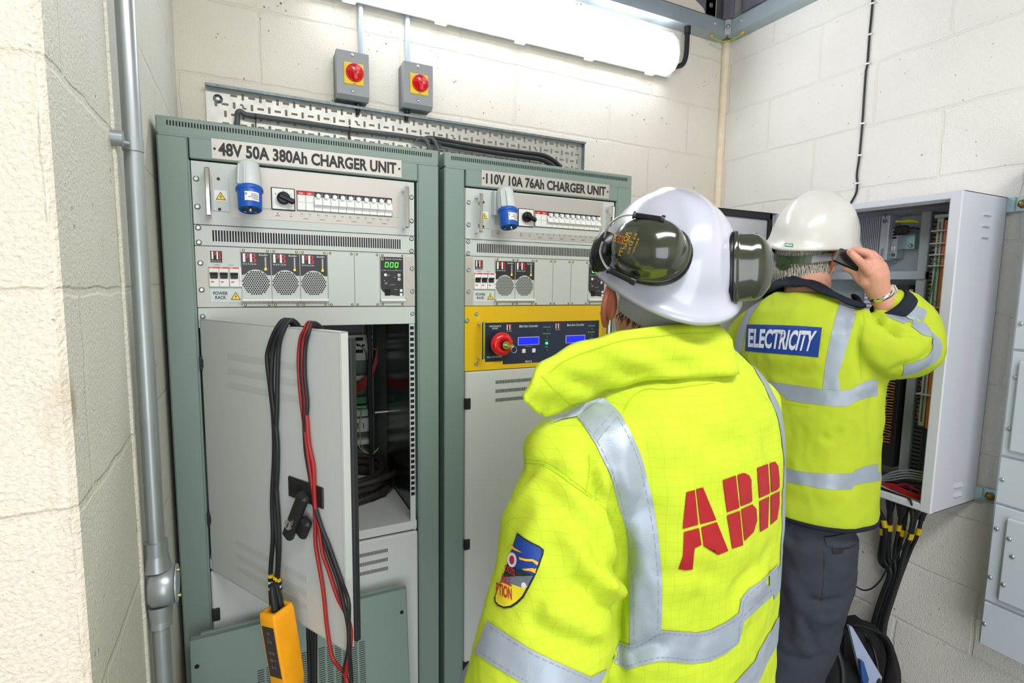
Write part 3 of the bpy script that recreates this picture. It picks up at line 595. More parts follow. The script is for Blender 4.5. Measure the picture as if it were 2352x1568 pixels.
ca = MB(); ca.box(*qb(851, 745, 856, 1010, iy, .012), .001, 0)
for i in range(18): a = 750+i*14.5; ca.box(*qb(852, a, 855, a+5, iy-.001, .002), 0, 1)
ca.build('cable_duct', ['inner_green', 'slot'], rk1)
gl = MB(); gl.box(.5445, .5462, .05, .34, -.87, -.36, 0, 0); gl.cyl((.545, .33, -.37), (.505, .33, -.37), .004, mi=1); gl.cyl((.545, .33, -.66), (.505, .33, -.66), .004, mi=1)
gl.build('side_lining', ['black_gloss', 'zinc'], rk1)
# ---- rack 2: yellow controller panel and closed door
ox = .6205; A = A2
m = A(); m.box(.0587, .5413, .003, .006, -11*U, -7*U-.0006, .0008); yp = m.build('controller_panel', 'panel_yellow', rk2, 'yellow front panel with two controllers')
s = A(); 
for x, z in ((.0925, -.333), (.0925, -.4695), (.5055, -.3345), (.0643, -.3507), (.5355, -.351)): screw(s, x, .003, z, .005 if x < .07 else .0042)
s.build('screws', 'screw', yp)
for x in (.0995, .512): handle('handle', ox+x, .003, -.4545, -.352, yp)
m = A(); m.poly([(.1190, .0016, -.4658), (.1735, .0016, -.4658), (.1735, .0016, -.4755), (.4985, .0016, -.4755), (.4985, .0016, -.3575), (.1190, .0016, -.3575)], (0, .0014, 0), 0)
X = (1, 0, 0); Zv = (0, 0, 1); yy = .0010; tx = lambda s_, x, z, w_, h, b=.004, sh=0: m.text(s_, (x, yy, z), X, Zv, w_, h, b, 1, sh)
tx('MAINTENANCE\nBYPASS', .1295, -.376, .036, .011, .003); tx('PULL FOR BYPASS', .1245, -.4555, .045, .0048, .003)
for dx in (0, .1595): 
    tx('Black Start Controller', .2225+dx, -.3725, .0615, .0068, .008, .3); pb_logo(m, (.1815+dx, -.3850), .0195, .0225, True, False, .0016)
    tx('CONTACTOR OPEN', .301+dx*.985, -.3745, .0245, .0022, .003); tx('MANUAL CONTROL', .301+dx*.985, -.3935, .0245, .0022, .003); tx('DC ON', .309+dx*.985, -.4125, .009, .0022, .003); tx('FAULT', .309+dx*.985, -.4325, .009, .0022, .003)
    tx('www.pbdesign.co.uk', .2415+dx, -.4285, .025, .002, .003)
    m.box(.2195+dx, .288+dx, .0006, .0016, -.4235, -.4005, 0, 1); m.box(.221+dx, .2865+dx, -.0001, .0008, -.4222, -.4018, 0, 3)
    for b_ in (.2325, .265): m.box(b_+dx, b_+.0115+dx, -.001, .0016, -.4465, -.4345, .0012, 1)
    for i, z in enumerate((-.3825, -.402, -.4208, -.44)): m.cyl((.3133+dx*.985, .0016, z), (.3133+dx*.985, -.0012, z), .0037, n=14, mi=4 if i == 2 else 5)
tx('BSC2', .2445, -.4738, .021, .0052, .008); m.box(.332, .3325, .0008, .0016, -.474, -.466, 0, 1)
m.build('controller_face', ['navy', 'white', 'red', 'lcd', 'led_green2', 'led_off'], yp)
m = A(); c = (.1585, .0016, -.4150)
m.lathe(c, (0, -1, 0), [(.022, 0), (.022, .012), (.0315, .016), (.033, .022), (.0315, .029), (.026, .035), (.0155, .037), (.0150, .036), (.001, .036)], 36)
m.build('stop_button', 'red_vivid', yp)
m = A(); m.cyl((.1615, -.034, -.4165), (.1615, -.043, -.4165), .0112, n=24, mi=0); m.cyl((.1615, -.034, -.4165), (.1615, -.041, -.4165), .0128, n=24, mi=1)
m.box(.159, .181, -.052, -.0505, -.422, -.414, .001, 2); m.cyl((.1615, -.04, -.4165), (.1615, -.054, -.4165), .003, n=8, mi=2)
R_ = [(.180+.0085*math.cos(a*math.pi/10), -.053, -.428+.0085*math.sin(a*math.pi/10)) for a in range(21)]; m.tube(R_, .0007, 6, 2)
m.build('key', ['brass', 'black', 'chrome'], yp)
m = A(); m.box(.0587, .5435, -.004, .012, -1.80, -.4905, .003); ld = m.build('door', 'door_grey', rk2)
m = A(); vents(m, .1500, .40, (-.5288, -.5545, -.580), -.004, 72, .0098); m.build('vent_slots', 'slot', ld)
for z in (-.578, -.981, -1.351):
    m = A(); m.box(.056, .0735, -.0075, .004, z-.0155, z+.0155, .002); m.box(.060, .068, -.010, -.006, z-.009, z+.009, .002); m.build('hinge', 'black', rk2)
# ================================================================ cable tray, isolators and cables on the back wall
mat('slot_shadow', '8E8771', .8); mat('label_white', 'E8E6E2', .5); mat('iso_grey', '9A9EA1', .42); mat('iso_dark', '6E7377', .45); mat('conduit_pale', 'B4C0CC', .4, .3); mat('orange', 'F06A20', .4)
t = thing('cable_tray', (.74, .595, .2), 'long perforated galvanised cable tray fixed to the back wall behind the cabinets', 'cable tray')
m = MB(); m.box(.0655, 1.43, .590, .592, .06, .335); m.build('tray_sheet', 'tray_zinc', t)
mat('tray_zinc_shaded', '79878C', .45, .5, var=.25, vscale=60); m = MB(); m.box(.0655, 1.43, .562, .592, .3335, .335); m.box(.0655, 1.43, .561, .563, .327, .335); m.box(1.428, 1.43, .57, .592, .06, .334); m.build('flange', 'tray_zinc_shaded', t)  # flange in a darker zinc: its underside shade is put into the colour
m = MB(); rng = random.Random(12)
for i in range(54):
    x = .092+i*.0248
    for j in range(9):
        z = .316-j*.0285
        if i < 2 and (j == 0 or i*j == 0 and j in (2, 3)): continue
        if (i+j) % 2: m.box(x-.0036, x+.0036, .5885, .591, z-.0095, z+.0095, .003)
        elif j % 3 == 1 and i % 7 == 3: m.tube(spline([(x-.008, .5895, z+.005), (x-.001, .5895, z+.004), (x+.001, .5895, z-.004), (x+.009, .5895, z-.005)], 4), .0024, 5)
        else: m.box(x-.0095, x+.0095, .5885, .591, z-.0034, z+.0034, .003)
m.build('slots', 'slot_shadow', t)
m = MB(); m.box(.083, .132, .588, .590, .165, .222); tl = m.build('paper_label', 'label_white', t)
m = MB(); 
for k in range(12): m.box(.092+k*.0018, .092+k*.0018+(.0011 if k % 3 else .0005), .5874, .588, .172, .192, 0, 0)
for k in range(4): m.box(.116+k*.0035, .1175+k*.0035, .5874, .588, .170, .215-k*.003, 0, 0)
m.box(.086, .089, .5874, .588, .170, .205, 0, 1)
m.build('barcode', ['ink', 'red'], tl)
m = MB(); m.lathe((.098, .590, .300), (0, -1, 0), [(.0135, 0), (.0135, .0018), (.0065, .002), (.0065, .005), (.003, .0052), (.003, .003)], 20); m.build('screw', 'screw', t)
m = MB(); screw(m, 1.40, .590, .09, .005); m.build('screw', 'screw', t)
def isolator(x0, z0, label, gx, cond, up=True):
    t = thing('isolator_switch', (x0+.052, .6, z0), label, 'switch', 'isolators above the cable tray'); x1 = x0+.103; z1 = z0+.147
    m = MB(); m.box(x0, x1, .556, .6, z0+.001, z1-.001, .002); m.build('back_box', 'iso_dark', t)
    m = MB(); m.poly([(x0, .558, z0), (x0, .545, z0), (x0, .53, z0+.012), (x0, .53, z1), (x0, .558, z1)], (x1-x0, 0, 0)); cv = m.build('cover', 'iso_grey', t)
    for zz in (z0+.024, z1-.011): m = MB(); screw(m, x0+.05, .53, zz, .0037); m.build('screw', 'screw', cv)
    cx = x0+.0535; cz = z0+.079; m = MB(); m.box(cx-.0315, cx+.0315, .5265, .53, cz-.035, cz+.032, .002); m.build('yellow_plate', 'yellow', t)
    m = MB(); m.lathe((cx+.003, .5265, cz+.002), (0, -1, 0), [(.0285, 0), (.0285, .004), (.0275, .007), (.026, .007), (.024, .0045), (.001, .0045)], 36)
    m.box(cx-.003, cx+.009, .510, .5235, cz-.024, cz+.010, .003); m.poly([(cx-.0075, .5215, cz+.018), (cx+.0025, .5215, cz+.018), (cx+.0005, .5215, cz+.006)][::-1], (0, -.001, 0), 1)
    m.cyl((cx+.0175, .522, cz+.018), (cx+.0175, .5205, cz+.018), .0038, n=12, mi=2); m.cyl((cx+.004, .5103, cz-.0), (cx+.004, .5095, cz-.0), .0025, n=10, mi=3)
    m.text('ON', (cx-.0062, .5202, cz+.0125), (1, 0, 0), (0, 0, 1), .0048, .0035, .008, 3); m.text('OFF', (cx-.003, .5260, cz-.0335), (1, 0, 0), (0, 0, 1), .009, .0035, .008, 3)
    m.build('rotary_knob', ['red_vivid', 'white', 'orange', 'ink'], t)
    m = MB(); m.cyl((x0+gx, .572, z0+.004), (x0+gx, .572, z0-.010), .0105, .0105, n=12); m.cyl((x0+gx, .574, z0-.008), (x0+gx, .578, z0-.022), .0088, .0085, n=12); m.cyl((x0+gx, .578, z0-.02), (x0+gx, .582, z0-.034), .0065, n=10); m.build('cable_gland', 'black', t)
    ox_ = x0+(.025 if gx > .05 else .072); m = MB(); m.cyl((ox_, .578, z0+.002), (ox_, .578, z0-.0008), .0095, n=16); m.build('knockout', 'iso_dark', t)
    return t
isolator(.4405, .346, 'grey isolator box with red rotary knob above the left cabinet', .074, 0)
isolator(.660, .351, 'grey isolator box with red rotary knob nearer the batten light', .022, 0)
def vconduit(x, z0, sadz, label):
    t = thing('metal_conduit', (x, .588, z0), label, 'conduit', 'conduits dropping to the isolators'); m = MB(); m.tube([(x, .586, z0), (x, .586, CEIL)], .0098, 14); m.build('pipe', 'conduit_pale', t)
    m = MB(); m.box(x-.026, x+.026, .594, .6, sadz-.012, sadz+.012, .003); m.cyl((x, .594, sadz-.007), (x, .594, sadz+.007), .0175, n=16)
    screw(m, x-.019, .594, sadz, .003); screw(m, x+.019, .594, sadz, .003); m.k = []; m.build('saddle', 'zinc', t)
vconduit(.5305, .482, .694, 'pale metal conduit running up from the left isolator box'); vconduit(.690, .488, .688, 'pale metal conduit running up behind the batten light from the right isolator box')
def cable(name, pts, r, m, label, cat='cable', group=None, n=8, ties=None, k=8):
    mb = MB(); P = spline(pts, k) if len(pts) > 2 else pts; mb.tube(P, r, n); o = mb.build(name, m); rebase(o, P[0]); tag(o, label, cat, group); return o
b = lambda px, py, y=.566: S(px, py, 1, y)
o = cable('power_cable', [b(545, 300, .568), b(545, 270, .566), b(546, 259, .562), b(553, 256, .562), b(566, 263), b(600, 268), b(700, 282), b(800, 297), b(900, 309), b(960, 318), b(1000, 329), b(1010, 336, .55)], .0078, 'cable_grey', 'dark grey cable looping out of the left cabinet top and along the tray', n=10)
tie = MB()
for px in (587, 803): P = b(px, 296 if px > 700 else 268, .566); tie.cyl(P-Vector((.002, 0, 0)), P+Vector((.002, 0, 0)), .0092, n=12); tie.box(P.x-.0015, P.x+.0015, .565, .586, P.z-.03, P.z, 0)
q_ = MB(); q_.v = [tuple(Vector(v)) for v in tie.v]; q_.f, q_.s, q_.m = tie.f, tie.s, tie.m
c_ = q_.build('cable_tie', 'black', o)
o2 = cable('power_cable', [b(956, 322, .555), b(968, 317, .55), b(980, 325, .545), b(986, 345, .545), b(987, 360, .545)], .0068, 'cable_grey', 'grey cable hooking down into the left cabinet top, left one of the pair', n=10)
cable('power_cable', [b(975, 318, .565), b(986, 316, .56), b(998, 325, .552), b(1006, 345, .55), b(1007, 360, .55)], .0068, 'cable_grey', 'grey cable hooking down into the left cabinet top, right one of the pair', n=10)
cable('power_cable', [b(985, 317), b(1010, 320), b(1060, 330), b(1130, 341), b(1200, 350), b(1245, 356), b(1270, 368), b(1288, 384)], .0088, 'black', 'upper thick black cable lying along the tray above the right cabinet', n=10)
cable('power_cable', [b(990, 325, .555), b(1010, 329, .555), b(1060, 338, .555), b(1130, 350, .555), b(1200, 360, .555), b(1240, 366, .555), b(1262, 376, .555), b(1278, 390, .555)], .0088, 'black', 'lower thick black cable lying along the tray above the right cabinet', n=10)
# ================================================================ right wall: enclosure
EX, EY0, EY1, EZ0, EZ1 = 1.963, -.531, .055, -.918, .029
mat('enc_grey', 'C9CCD4', .33, .0, bump=.06, bscale=700); mat('enc_in', '7C8A93', .45); mat('enc_plate', 'BECBD5', .45); mat('trunk_grey', 'ABB5BD', .5); mat('trunk_slot', '5E6468', .6); mat('gasket', '232325', .7)
mat('term_white', 'C9CCC8', .5); mat('term_orange', 'E8813A', .5); mat('heat_alu', 'B4B9C6', .35, .4); mat('wire_orange', 'E08A2C', .5); mat('wire_green', '1E9E3A', .5); mat('wire_purple', '7A2A72', .5); mat('wire_red', 'D9241C', .5)
mat('zinc_blue', 'B8D2D6', .3, .7); mat('bolt_brass', '9C8447', .35, .8); mat('tape_yellow', 'D4CE10', .5)
t = thing('electrical_enclosure', (XW, -.24, EZ0), 'open light grey metal enclosure full of terminals and wiring on the right wall', 'electrical enclosure')
m = MB(); w_ = .002; lip = .030
m.box(EX, XW-.012, EY0, EY0+w_, EZ0, EZ1); m.box(EX, XW-.012, EY1-w_, EY1, EZ0, EZ1); m.box(EX, XW-.012, EY0, EY1, EZ1-w_, EZ1); m.box(EX, XW-.012, EY0, EY1, EZ0, EZ0+w_); m.box(XW-.014, XW-.012, EY0, EY1, EZ0, EZ1)
m.box(EX-.004, EX+.012, EY0-.001, EY0+lip, EZ0-.001, EZ1+.001, .003); m.box(EX-.004, EX+.012, EY1-lip, EY1+.001, EZ0-.001, EZ1+.001, .003)
m.box(EX-.0036, EX+.0116, EY0+.004, EY1-.004, EZ1-.022, EZ1+.0004, .003); m.box(EX-.0036, EX+.0116, EY0+.004, EY1-.004, EZ0-.0004, EZ0+.022, .003)
m.box(EX+.012, EX+.03, EY0+lip-.004, EY1-lip+.004, EZ1-.026, EZ1-.022, 0)
m.build('body', 'enc_grey', t)
for zz in (-.02, -.052, -.084, -.842, -.872):
    m = MB(); yy_ = EY0-.003; x0 = 2.08; m.poly([(x0, EY0, zz), (x0+.048, EY0, zz), (x0+.044, EY0-.006, zz-.012), (x0+.004, EY0-.006, zz-.012)], (0, .006, -.001)); m.build('louvre', 'enc_grey', t)
for zz in (.006, -.892):
    m = MB(); m.box(XW-.014, XW-.002, EY0-.055, EY0+.002, zz-.022, zz+.022, .002); m.box(XW-.02, XW-.012, EY0-.02, EY0, zz-.022, zz+.022, .001); m.lathe((XW-.014, EY0-.038, zz), (-1, 0, 0), [(.014, 0), (.014, .003), (.0095, .004), (.0095, .011), (.004, .012)], 6, 1); m.build('wall_bracket', ['zinc_blue', 'bolt_brass'], t)
PX = XW-.035                                    # mounting plate
m = MB(); m.box(PX, PX+.003, EY0+.01, EY1-.01, EZ0+.03, EZ1-.03); m.build('mounting_plate', 'enc_plate', t)
def eb(px0, py0, px1, py1, x, d, ymid=True):     # box on the mounting plate from two picture corners on its front face x
    a = S(px0, py0, 0, x); c = S(px1, py1, 0, x); return (x, x+d, c.y, a.y, c.z, a.z)
m = MB(); HXs = 2.13
a = S(1972, 501, 0, HXs); c = S(2026, 598, 0, HXs); bx = (HXs, PX, c.y, a.y, c.z-.012, a.z+.012)
m.box(HXs+.015, PX, -.235, a.y, c.z, .0, .001, 1)  # base coloured darker to stand for the shade between the fins
for i in range(13): y = -.158-i*.0062+.012; m.box(HXs-.002, HXs+.016, y-.0014, y+.0014, c.z+.001, -.0005)
m.box(HXs, PX, -.252, -.224, -.152, .002, .002); 
m.build('radio_modem', ['heat_alu', 'iso_dark'], t)
m = MB(); m.text('T5502', (HXs-.0008, -.2415, -.143), (0, 0, 1), (0, 1, 0), .032, .0085, .004); m.build('lettering', 'ink', t)
m = MB(); ring = [(HXs-.001, -.238+.0062*math.cos(k*math.pi/10), -.018+.0062*math.sin(k*math.pi/10)) for k in range(21)]; m.tube(ring, .0008, 5)
for s_ in (-1, 1): m.tube(spline([(HXs-.001, -.238+s_*.0035, -.0155), (HXs-.001, -.238+s_*.001, -.018), (HXs-.001, -.238+s_*.0035, -.0215)], 4), .0007, 5)
m.cyl((HXs-.0003, -.238, .008), (HXs-.001, -.238, -.005), .0012); m.cyl((HXs-.001, -.238, -.147), (HXs+.0, -.238, -.147), .0022); m.build('emblem', 'ink', t)
m = MB(); m.box(HXs+.02, PX, -.272, -.252, -.145, -.045, .001, 0)
for i, z in enumerate((-.058, -.068, -.078)): m.box(HXs+.018, HXs+.02, -.268, -.256, z, z+.006, 0, 1)
for y in (-.269, -.2605): m.box(HXs+.016, HXs+.02, y, y+.006, -.118, -.104, .001, 2)
m.box(HXs+.016, HXs+.02, -.268, -.258, -.138, -.128, .001, 3); m.build('connector_side', ['heat_alu', 'slot', 'label_white', 'led_off'], t)
m = MB(); P = [S(2058, 508, 0, HXs), S(2075, 508, 0, HXs), S(2095, 507, 0, HXs+.01), S(2111, 510, 0, HXs+.01)]; m.tube(spline(P, 6), [.004]*7+[.0058]*7+[.004]*5, 10); 
m.build('yellow_lead', 'tape_yellow', t)
m = MB(); m.box(*eb(2054, 519, 2082, 538, HXs+.005, .02), .005); P = [S(2082, 528, 0, HXs+.01), S(2095, 523, 0, HXs+.015), S(2112, 526, 0, HXs+.02)]; m.tube(spline(P, 6), .003, 8); m.build('black_plug', 'black', t)
m = MB(); m.box(*eb(2073, 522, 2100, 571, PX-.02, .02), .001); m.lathe(S(2092, 564, 0, PX-.02), (-1, 0, 0), [(.007, 0), (.007, .003), (.003, .006)], 12); m.build('bracket', 'zinc_blue', t)
m = MB(); m.lathe(S(2088, 492, 0, PX), (-1, 0, 0), [(.004, 0), (.004, .003), (.002, .004)], 12); m.build('screw', 'zinc', t)
# trunking and terminal strips
m = MB(); m.box(2.135, PX, -.374, -.346, EZ0+.045, .002, .002); m.build('trunking', 'trunk_grey', t)
m = MB(); m.box(2.145, PX, -.403, -.376, EZ0+.045, -.005, .002, 0)
for i in range(62): z = -.018-i*.0138; m.box(2.1435, 2.147, -.401, -.379, z-.004, z+.0008, 0, 1)
m.build('slotted_trunking', ['trunk_slot', 'slot'], t)
m = MB(); m.box(2.13, 2.17, -.374, EY1-.04, -.218, -.190, .002); m.box(2.14, PX, -.21, -.185, -.88, -.22, .002); m.build('trunking', 'trunk_grey', t)
m = MB(); m.box(2.10, PX, -.426, -.409, -.690, -.028, .001, 0); m.box(2.10, PX, -.431, -.426, -.690, -.03, .001, 1); m.box(2.095, PX, -.452, -.431, -.694, -.036, .001, 2)
for i in range(110):
    z = -.042-i*.0058; m.box(2.0985, 2.101, -.4195, -.415, z-.0016, z+.0012, 0, 3); m.box(2.094, 2.0965, -.4515, -.433, z-.0012, z+.0006, 0, 4)
m.box(2.088, PX, -.453, -.405, -.028, -.018, .001, 5); m.build('terminal_strip', ['term_white', 'inner_dark', 'term_orange', 'slot', 'wire_orange', 'term_white'], t)
for z in (-.068, -.107, -.142, -.176, -.306, -.448, -.585):
    m = MB(); m.box(2.082, 2.12, -.447, -.402, z-.0018, z+.0018, .0005); m.build('terminal_divider', 'term_white', t)
rng = random.Random(4); m = MB()
for i in range(62):
    z = -.05-i*.0105; y1 = -.410; z2 = z+rng.uniform(-.012, .012); c_ = rng.choice([0, 0, 0, 1, 2, 3]) if z > -.25 else rng.choice([0, 0, 3])
    if -.225 < z < -.17: c_ = 4
    m.tube(spline([(2.115, y1, z), (2.105+rng.uniform(0, .01), -.403, z+rng.uniform(-.006, .006)), (2.125, -.395, z2), (2.142, -.388, z2)], 3), .0011, 4, c_)
m.build('wiring', ['wire_orange', 'wire_yellow', 'wire_white', 'cable_black', 'wire_purple'], t, 'fine wires between slotted duct and terminals', 'stuff')
m = MB(); e = lambda px, py, x=2.085: S(px, py, 0, x)
m.tube(spline([e(2143, 600, 2.1), e(2150, 602), e(2148, 625), e(2144, 650), e(2136, 680), e(2135, 700), e(2150, 718), e(2168, 723, 2.1)], 6), .0021, 7); m.tube(spline([e(2138, 700), e(2145, 693), e(2158, 690), e(2168, 689, 2.1)], 6), .0018, 7); m.build('wiring', 'wire_green', t, 'green looped earth wires')
# lower left: relays and rows of orange wires
m = MB(); m.box(2.12, PX, -.335, -.235, -.86, -.235, .002, 1)
for i in range(44): z = -.24-i*.0138; m.box(2.112, 2.125, -.296, -.20, z-.0055, z+.0045, .001, 0); m.box(2.1105, 2.1125, -.29, -.272, z-.003, z+.002, 0, 1)
mat('relay_lilac', 'C4BFD2', .5); m.build('relay_bank', ['relay_lilac', 'gasket'], t)
m = MB(); rng = random.Random(9)
for i in range(40):
    z = -.39-i*.0098; c_ = 1 if i < 5 else 0; dz = rng.uniform(-.002, .002)
    m.tube(spline([(2.118, -.245, z), (2.10, -.275, z+dz), (2.098, -.300, z+dz*1.5+.001), (2.11, -.326, z-dz)], 4), .0017, 5, c_)
    m.cyl((2.0985, -.303, z+dz*1.4), (2.099, -.311, z+dz*1.4), .0028, n=6, mi=2)
m.build('wiring', ['wire_orange', 'wire_red', 'wire_white'], t, 'rows of orange and red wires', 'stuff')
m = MB(); m.box(2.13, PX, -.34, -.275, -.40+.06, -.275, .003, 0); m.box(2.125, 2.13, -.325, -.290, -.32, -.29, .001, 1); m.box(2.125, 2.14, -.34, -.31, -.262, -.250, .001, 2); m.box(2.128, 2.14, -.300, -.275, -.278, -.262, .001, 1)
m.build('power_supply', ['iso_dark', 'label_white', 'term_white'], t)
m = MB()
for k in range(4): m.tube(spline([e(2026, 1095+k*3, 2.1), e(2050, 1084+k*6, 2.08), e(2085, 1079+k*6, 2.07), e(2128, 1086+k*6, 2.07)], 6), .0028, 7)
m.build('wiring', 'trunk_grey', t, 'grey cables arching over the enclosure base')
m = MB()
for k in range(4): m.tube(spline([e(2026, 1112+k*4, 2.08), e(2050, 1112+k*3, 2.06), e(2080, 1126+k*3, 2.05), e(2118, 1140+k*3, 2.05)], 6), .0033, 7)
m.tube(spline([e(2050, 1116, 2.05), e(2080, 1112, 2.04), e(2105, 1125, 2.04), e(2118, 1138, 2.05)], 6), .0022, 6)
m.build('wiring', 'wire_red', t, 'thick red wires in the enclosure base')
m = MB()
for k in range(4): m.tube(spline([e(2030, 1096+k*3, 2.12), e(2070, 1104+k*4, 2.1), e(2122, 1112+k*6, 2.1)], 6), .0028, 6, k % 2)
for k in range(3): m.tube(spline([e(2024, 1120+k*4, 2.02), e(2060, 1134+k*3, 2.0), e(2090, 1145+k*2, 1.99)], 6), .003, 6, 0)
m.build('wiring', ['cable_black', 'wire_purple'], t, 'black and purple cables in the enclosure base')
# the enclosure door, swung fully open towards the cabinets
m = MB(); dy = EY1+.012; m.box(EX-.60, EX-.004, dy, dy+.002, EZ0, EZ1, 0); m.box(EX-.60, EX-.004, dy-.014, dy+.002, EZ1-.002, EZ1); m.box(EX-.60, EX-.004, dy-.014, dy+.002, EZ0, EZ0+.002); m.box(EX-.006, EX-.004, dy-.014, dy, EZ0, EZ1); m.box(EX-.60, EX-.598, dy-.014, dy, EZ0, EZ1)
d_ = m.build('door', 'enc_grey', t, 'open enclosure door with black seal')
m = MB(); g0, g1 = .010, .026
m.box(EX-.60+g0, EX-.004-g0-.01, dy-.010, dy, EZ1-g1, EZ1-g0*.3, .002); m.box(EX-.60+g0, EX-.014-g0, dy-.010, dy, EZ0+g0*.3, EZ0+g1, .002); m.box(EX-.60+g0, EX-.60+g1, dy-.010, dy, EZ0+.003, EZ1-.003, .002); m.box(EX-.014-g1, EX-.014-g0*.6, dy-.010, dy, EZ0+.003, EZ1-.003, .002)
m.build('gasket', 'gasket', d_)
# ---- cables leaving the enclosure base
tops = [(2028, 1150, 2.15, .004, 1213), (2036, 1150, 2.15, .009, 1196), (2044, 1155, 2.1, .017, 1208), (2072, 1160, 2.1, .019, 1212), (2084, 1166, 2.16, .014, 1224), (2104, 1176, 2.1, .021, 1230), (2122, 1184, 2.16, .018, 1220)]
mid = [(2020, 1285), (2030, 1283), (2040, 1275), (2054, 1272), (2062, 1270), (2080, 1262), (2092, 1262)]
names = ['thin leftmost', 'second from the left', 'third from the left', 'fourth from the left', 'fifth from the left', 'sixth from the left', 'rightmost']
for k, ((px, py, x, r, tg), (mx, my)) in enumerate(zip(tops, mid)):
    top = S(px, py, 0, x); top.z = EZ0+.001; cx_ = 2.19-.012*(k % 2); 
    if k < 2: top.z = EZ0; top = S(1986+k*24, 1150+k*6, 0, 2.16)
    cr = .0062+.0014*(k % 3); sx = 2058-k*.5+(k-3)*5.5; sx2 = 2038+(k-3)*5.0; sx3 = 2020+(k-3)*5
    P = [top, S(*( (px*.6+mx*.4), (py*.55+my*.45)), 0, cx_-.02), S(mx, my, 0, cx_), S(sx, 1315, 0, cx_), S(sx2, 1370, 0, cx_), S(sx3, 1430, 0, cx_), S(sx3-9, 1500, 0, cx_)]; P.append(Vector((P[-1].x, P[-1].y+.02, -1.62))); P.append(Vector((P[-1].x, P[-1].y+.01, FL+.005)))
    tt = thing('armoured_cable', P[-1], 'black cable with a yellow tag dropping from the enclosure base, %s' % names[k], 'cable', 'cables under the enclosure')
    P = spline(P, 8); mb = MB(); mb.tube(P, cr, 9); mb.build('cable', 'cable_black', tt)
    if k >= 2:
        mb = MB(); d0 = (P[4]-P[0]); mb.tube([P[0], P[0]+d0*.35, P[0]+d0*.8, P[0]+d0*1.2, P[0]+d0*1.35], [r, r, r*.85, r*.55, r*.5], 12); mb.build('shroud', 'black', tt)
    i = min(range(len(P)), key=lambda i: abs(P[i].z-S(px, tg, 0, cx_).z)); d0 = (P[i+1]-P[i]).normalized()
    mb = MB(); mb.cyl(P[i]-d0*.013, P[i]+d0*.013, cr*1.3, n=10); 
    for q in (-.004, 0, .004): pass
    mb.build('tag', 'yellow', tt)
m = MB()
e2 = lambda px, py, x=2.17: S(px, py, 0, x)
cable('thin_cable', [S(2086, 1144, 0, 1.965), S(2092, 1150, 0, 1.955), S(2096, 1170, 0, 1.98), e2(2095, 1200, 2.1), e2(2082, 1240, 2.15), e2(2060, 1275, 2.15), e2(2035, 1310, 2.15), e2(2020, 1335), e2(2000, 1352), e2(1980, 1354), e2(1960, 1340), e2(1945, 1315)], .0028, 'cable_black', 'thin black lead hanging in a loop from the enclosure lip behind the thick cables', n=6)
for k, (a_, b_) in enumerate((((2040, 1312), (2062, 1322)), ((2018, 1374), (2042, 1384)))):
    pass
# thin clipped cable on the right wall
pts = [(2004, -40), (2004, 0), (2001, 40), (1997, 80), (1992, 147), (1988.5, 166), (1984, 230), (1980.5, 284), (1974, 357), (1968, 400), (1969, 421), (1966, 444), (1953, 468)]
t2 = thing('clipped_cable', S(1953, 468, 0, XW-.004), 'thin black cable clipped up the bare right wall above the enclosure', 'cable')
m = MB(); m.tube(spline([S(x, y, 0, XW-.004) for x, y in pts], 5), .0036, 8); m.build('cable', 'cable_black', t2)
for x, y in ((2003, 9), (1997, 80), (1991.5, 147), (1980.5, 284), (1974, 357), (1969, 421)):
    p = S(x, y, 0, XW-.004); m = MB(); m.box(p.x-.006, p.x+.002, p.y-.009, p.y+.006, p.z-.003, p.z+.003, .001); m.build('clip', 'white_gloss', t2)
# ================================================================ distribution board at the right edge
mat('db_grey', 'C3CAD6', .36)
BX = 2.10
t = thing('distribution_board', (XW, -.9, FL), 'pale grey distribution board with bolted covers at the far right edge', 'distribution board')
def bz(px, py): return S(px, py, 0, BX)
zt = [.15, S(2321, 803, 0, BX).z, S(2294, 1045, 0, BX).z, S(2281, 1153, 0, BX).z, S(2255, 1374, 0, BX).z, S(2239, 1473, 0, BX).z]
m = MB(); m.box(BX+.006, XW-.001, -1.25, -.6215, zt[5], zt[0], .003); m.build('body', 'db_grey', t)
for i in range(5):
    m = MB(); m.box(BX-.004, BX+.012, -1.25, -.627, zt[i+1]+.003, zt[i]-.003, .003); pn = m.build('cover_panel', 'db_grey', t)
    if i in (1, 3):
        y1 = S(2338, 860, 0, BX-.012).y if i == 1 else S(2313, 1195, 0, BX-.012).y
        m = MB(); m.box(BX-.018, BX-.004, -1.25, y1, zt[i+1]+.022, zt[i]-.028, .004); m.build('cover', 'db_grey', pn)
for px, py in ((2346, 743), (2333, 866), (2318, 984), (2303, 1101), (2290, 1214), (2275, 1325), (2262, 1432)):
    p = S(px, py, 0, BX-.004); m = MB(); m.lathe(p, (-1, 0, 0), [(.0062, 0), (.006, .003), (.0035, .005), (.001, .0055)], 14); m.build('screw', 'zinc', t)
for px, py in ((2319, 1237), (2326, 1278), (2305, 1342)):
    p = S(px, py, 0, BX-.018); m = MB(); m.lathe(p, (-1, 0, 0), [(.0062, 0), (.006, .003), (.0035, .005), (.001, .0055)], 14); m.build('screw', 'zinc', t)
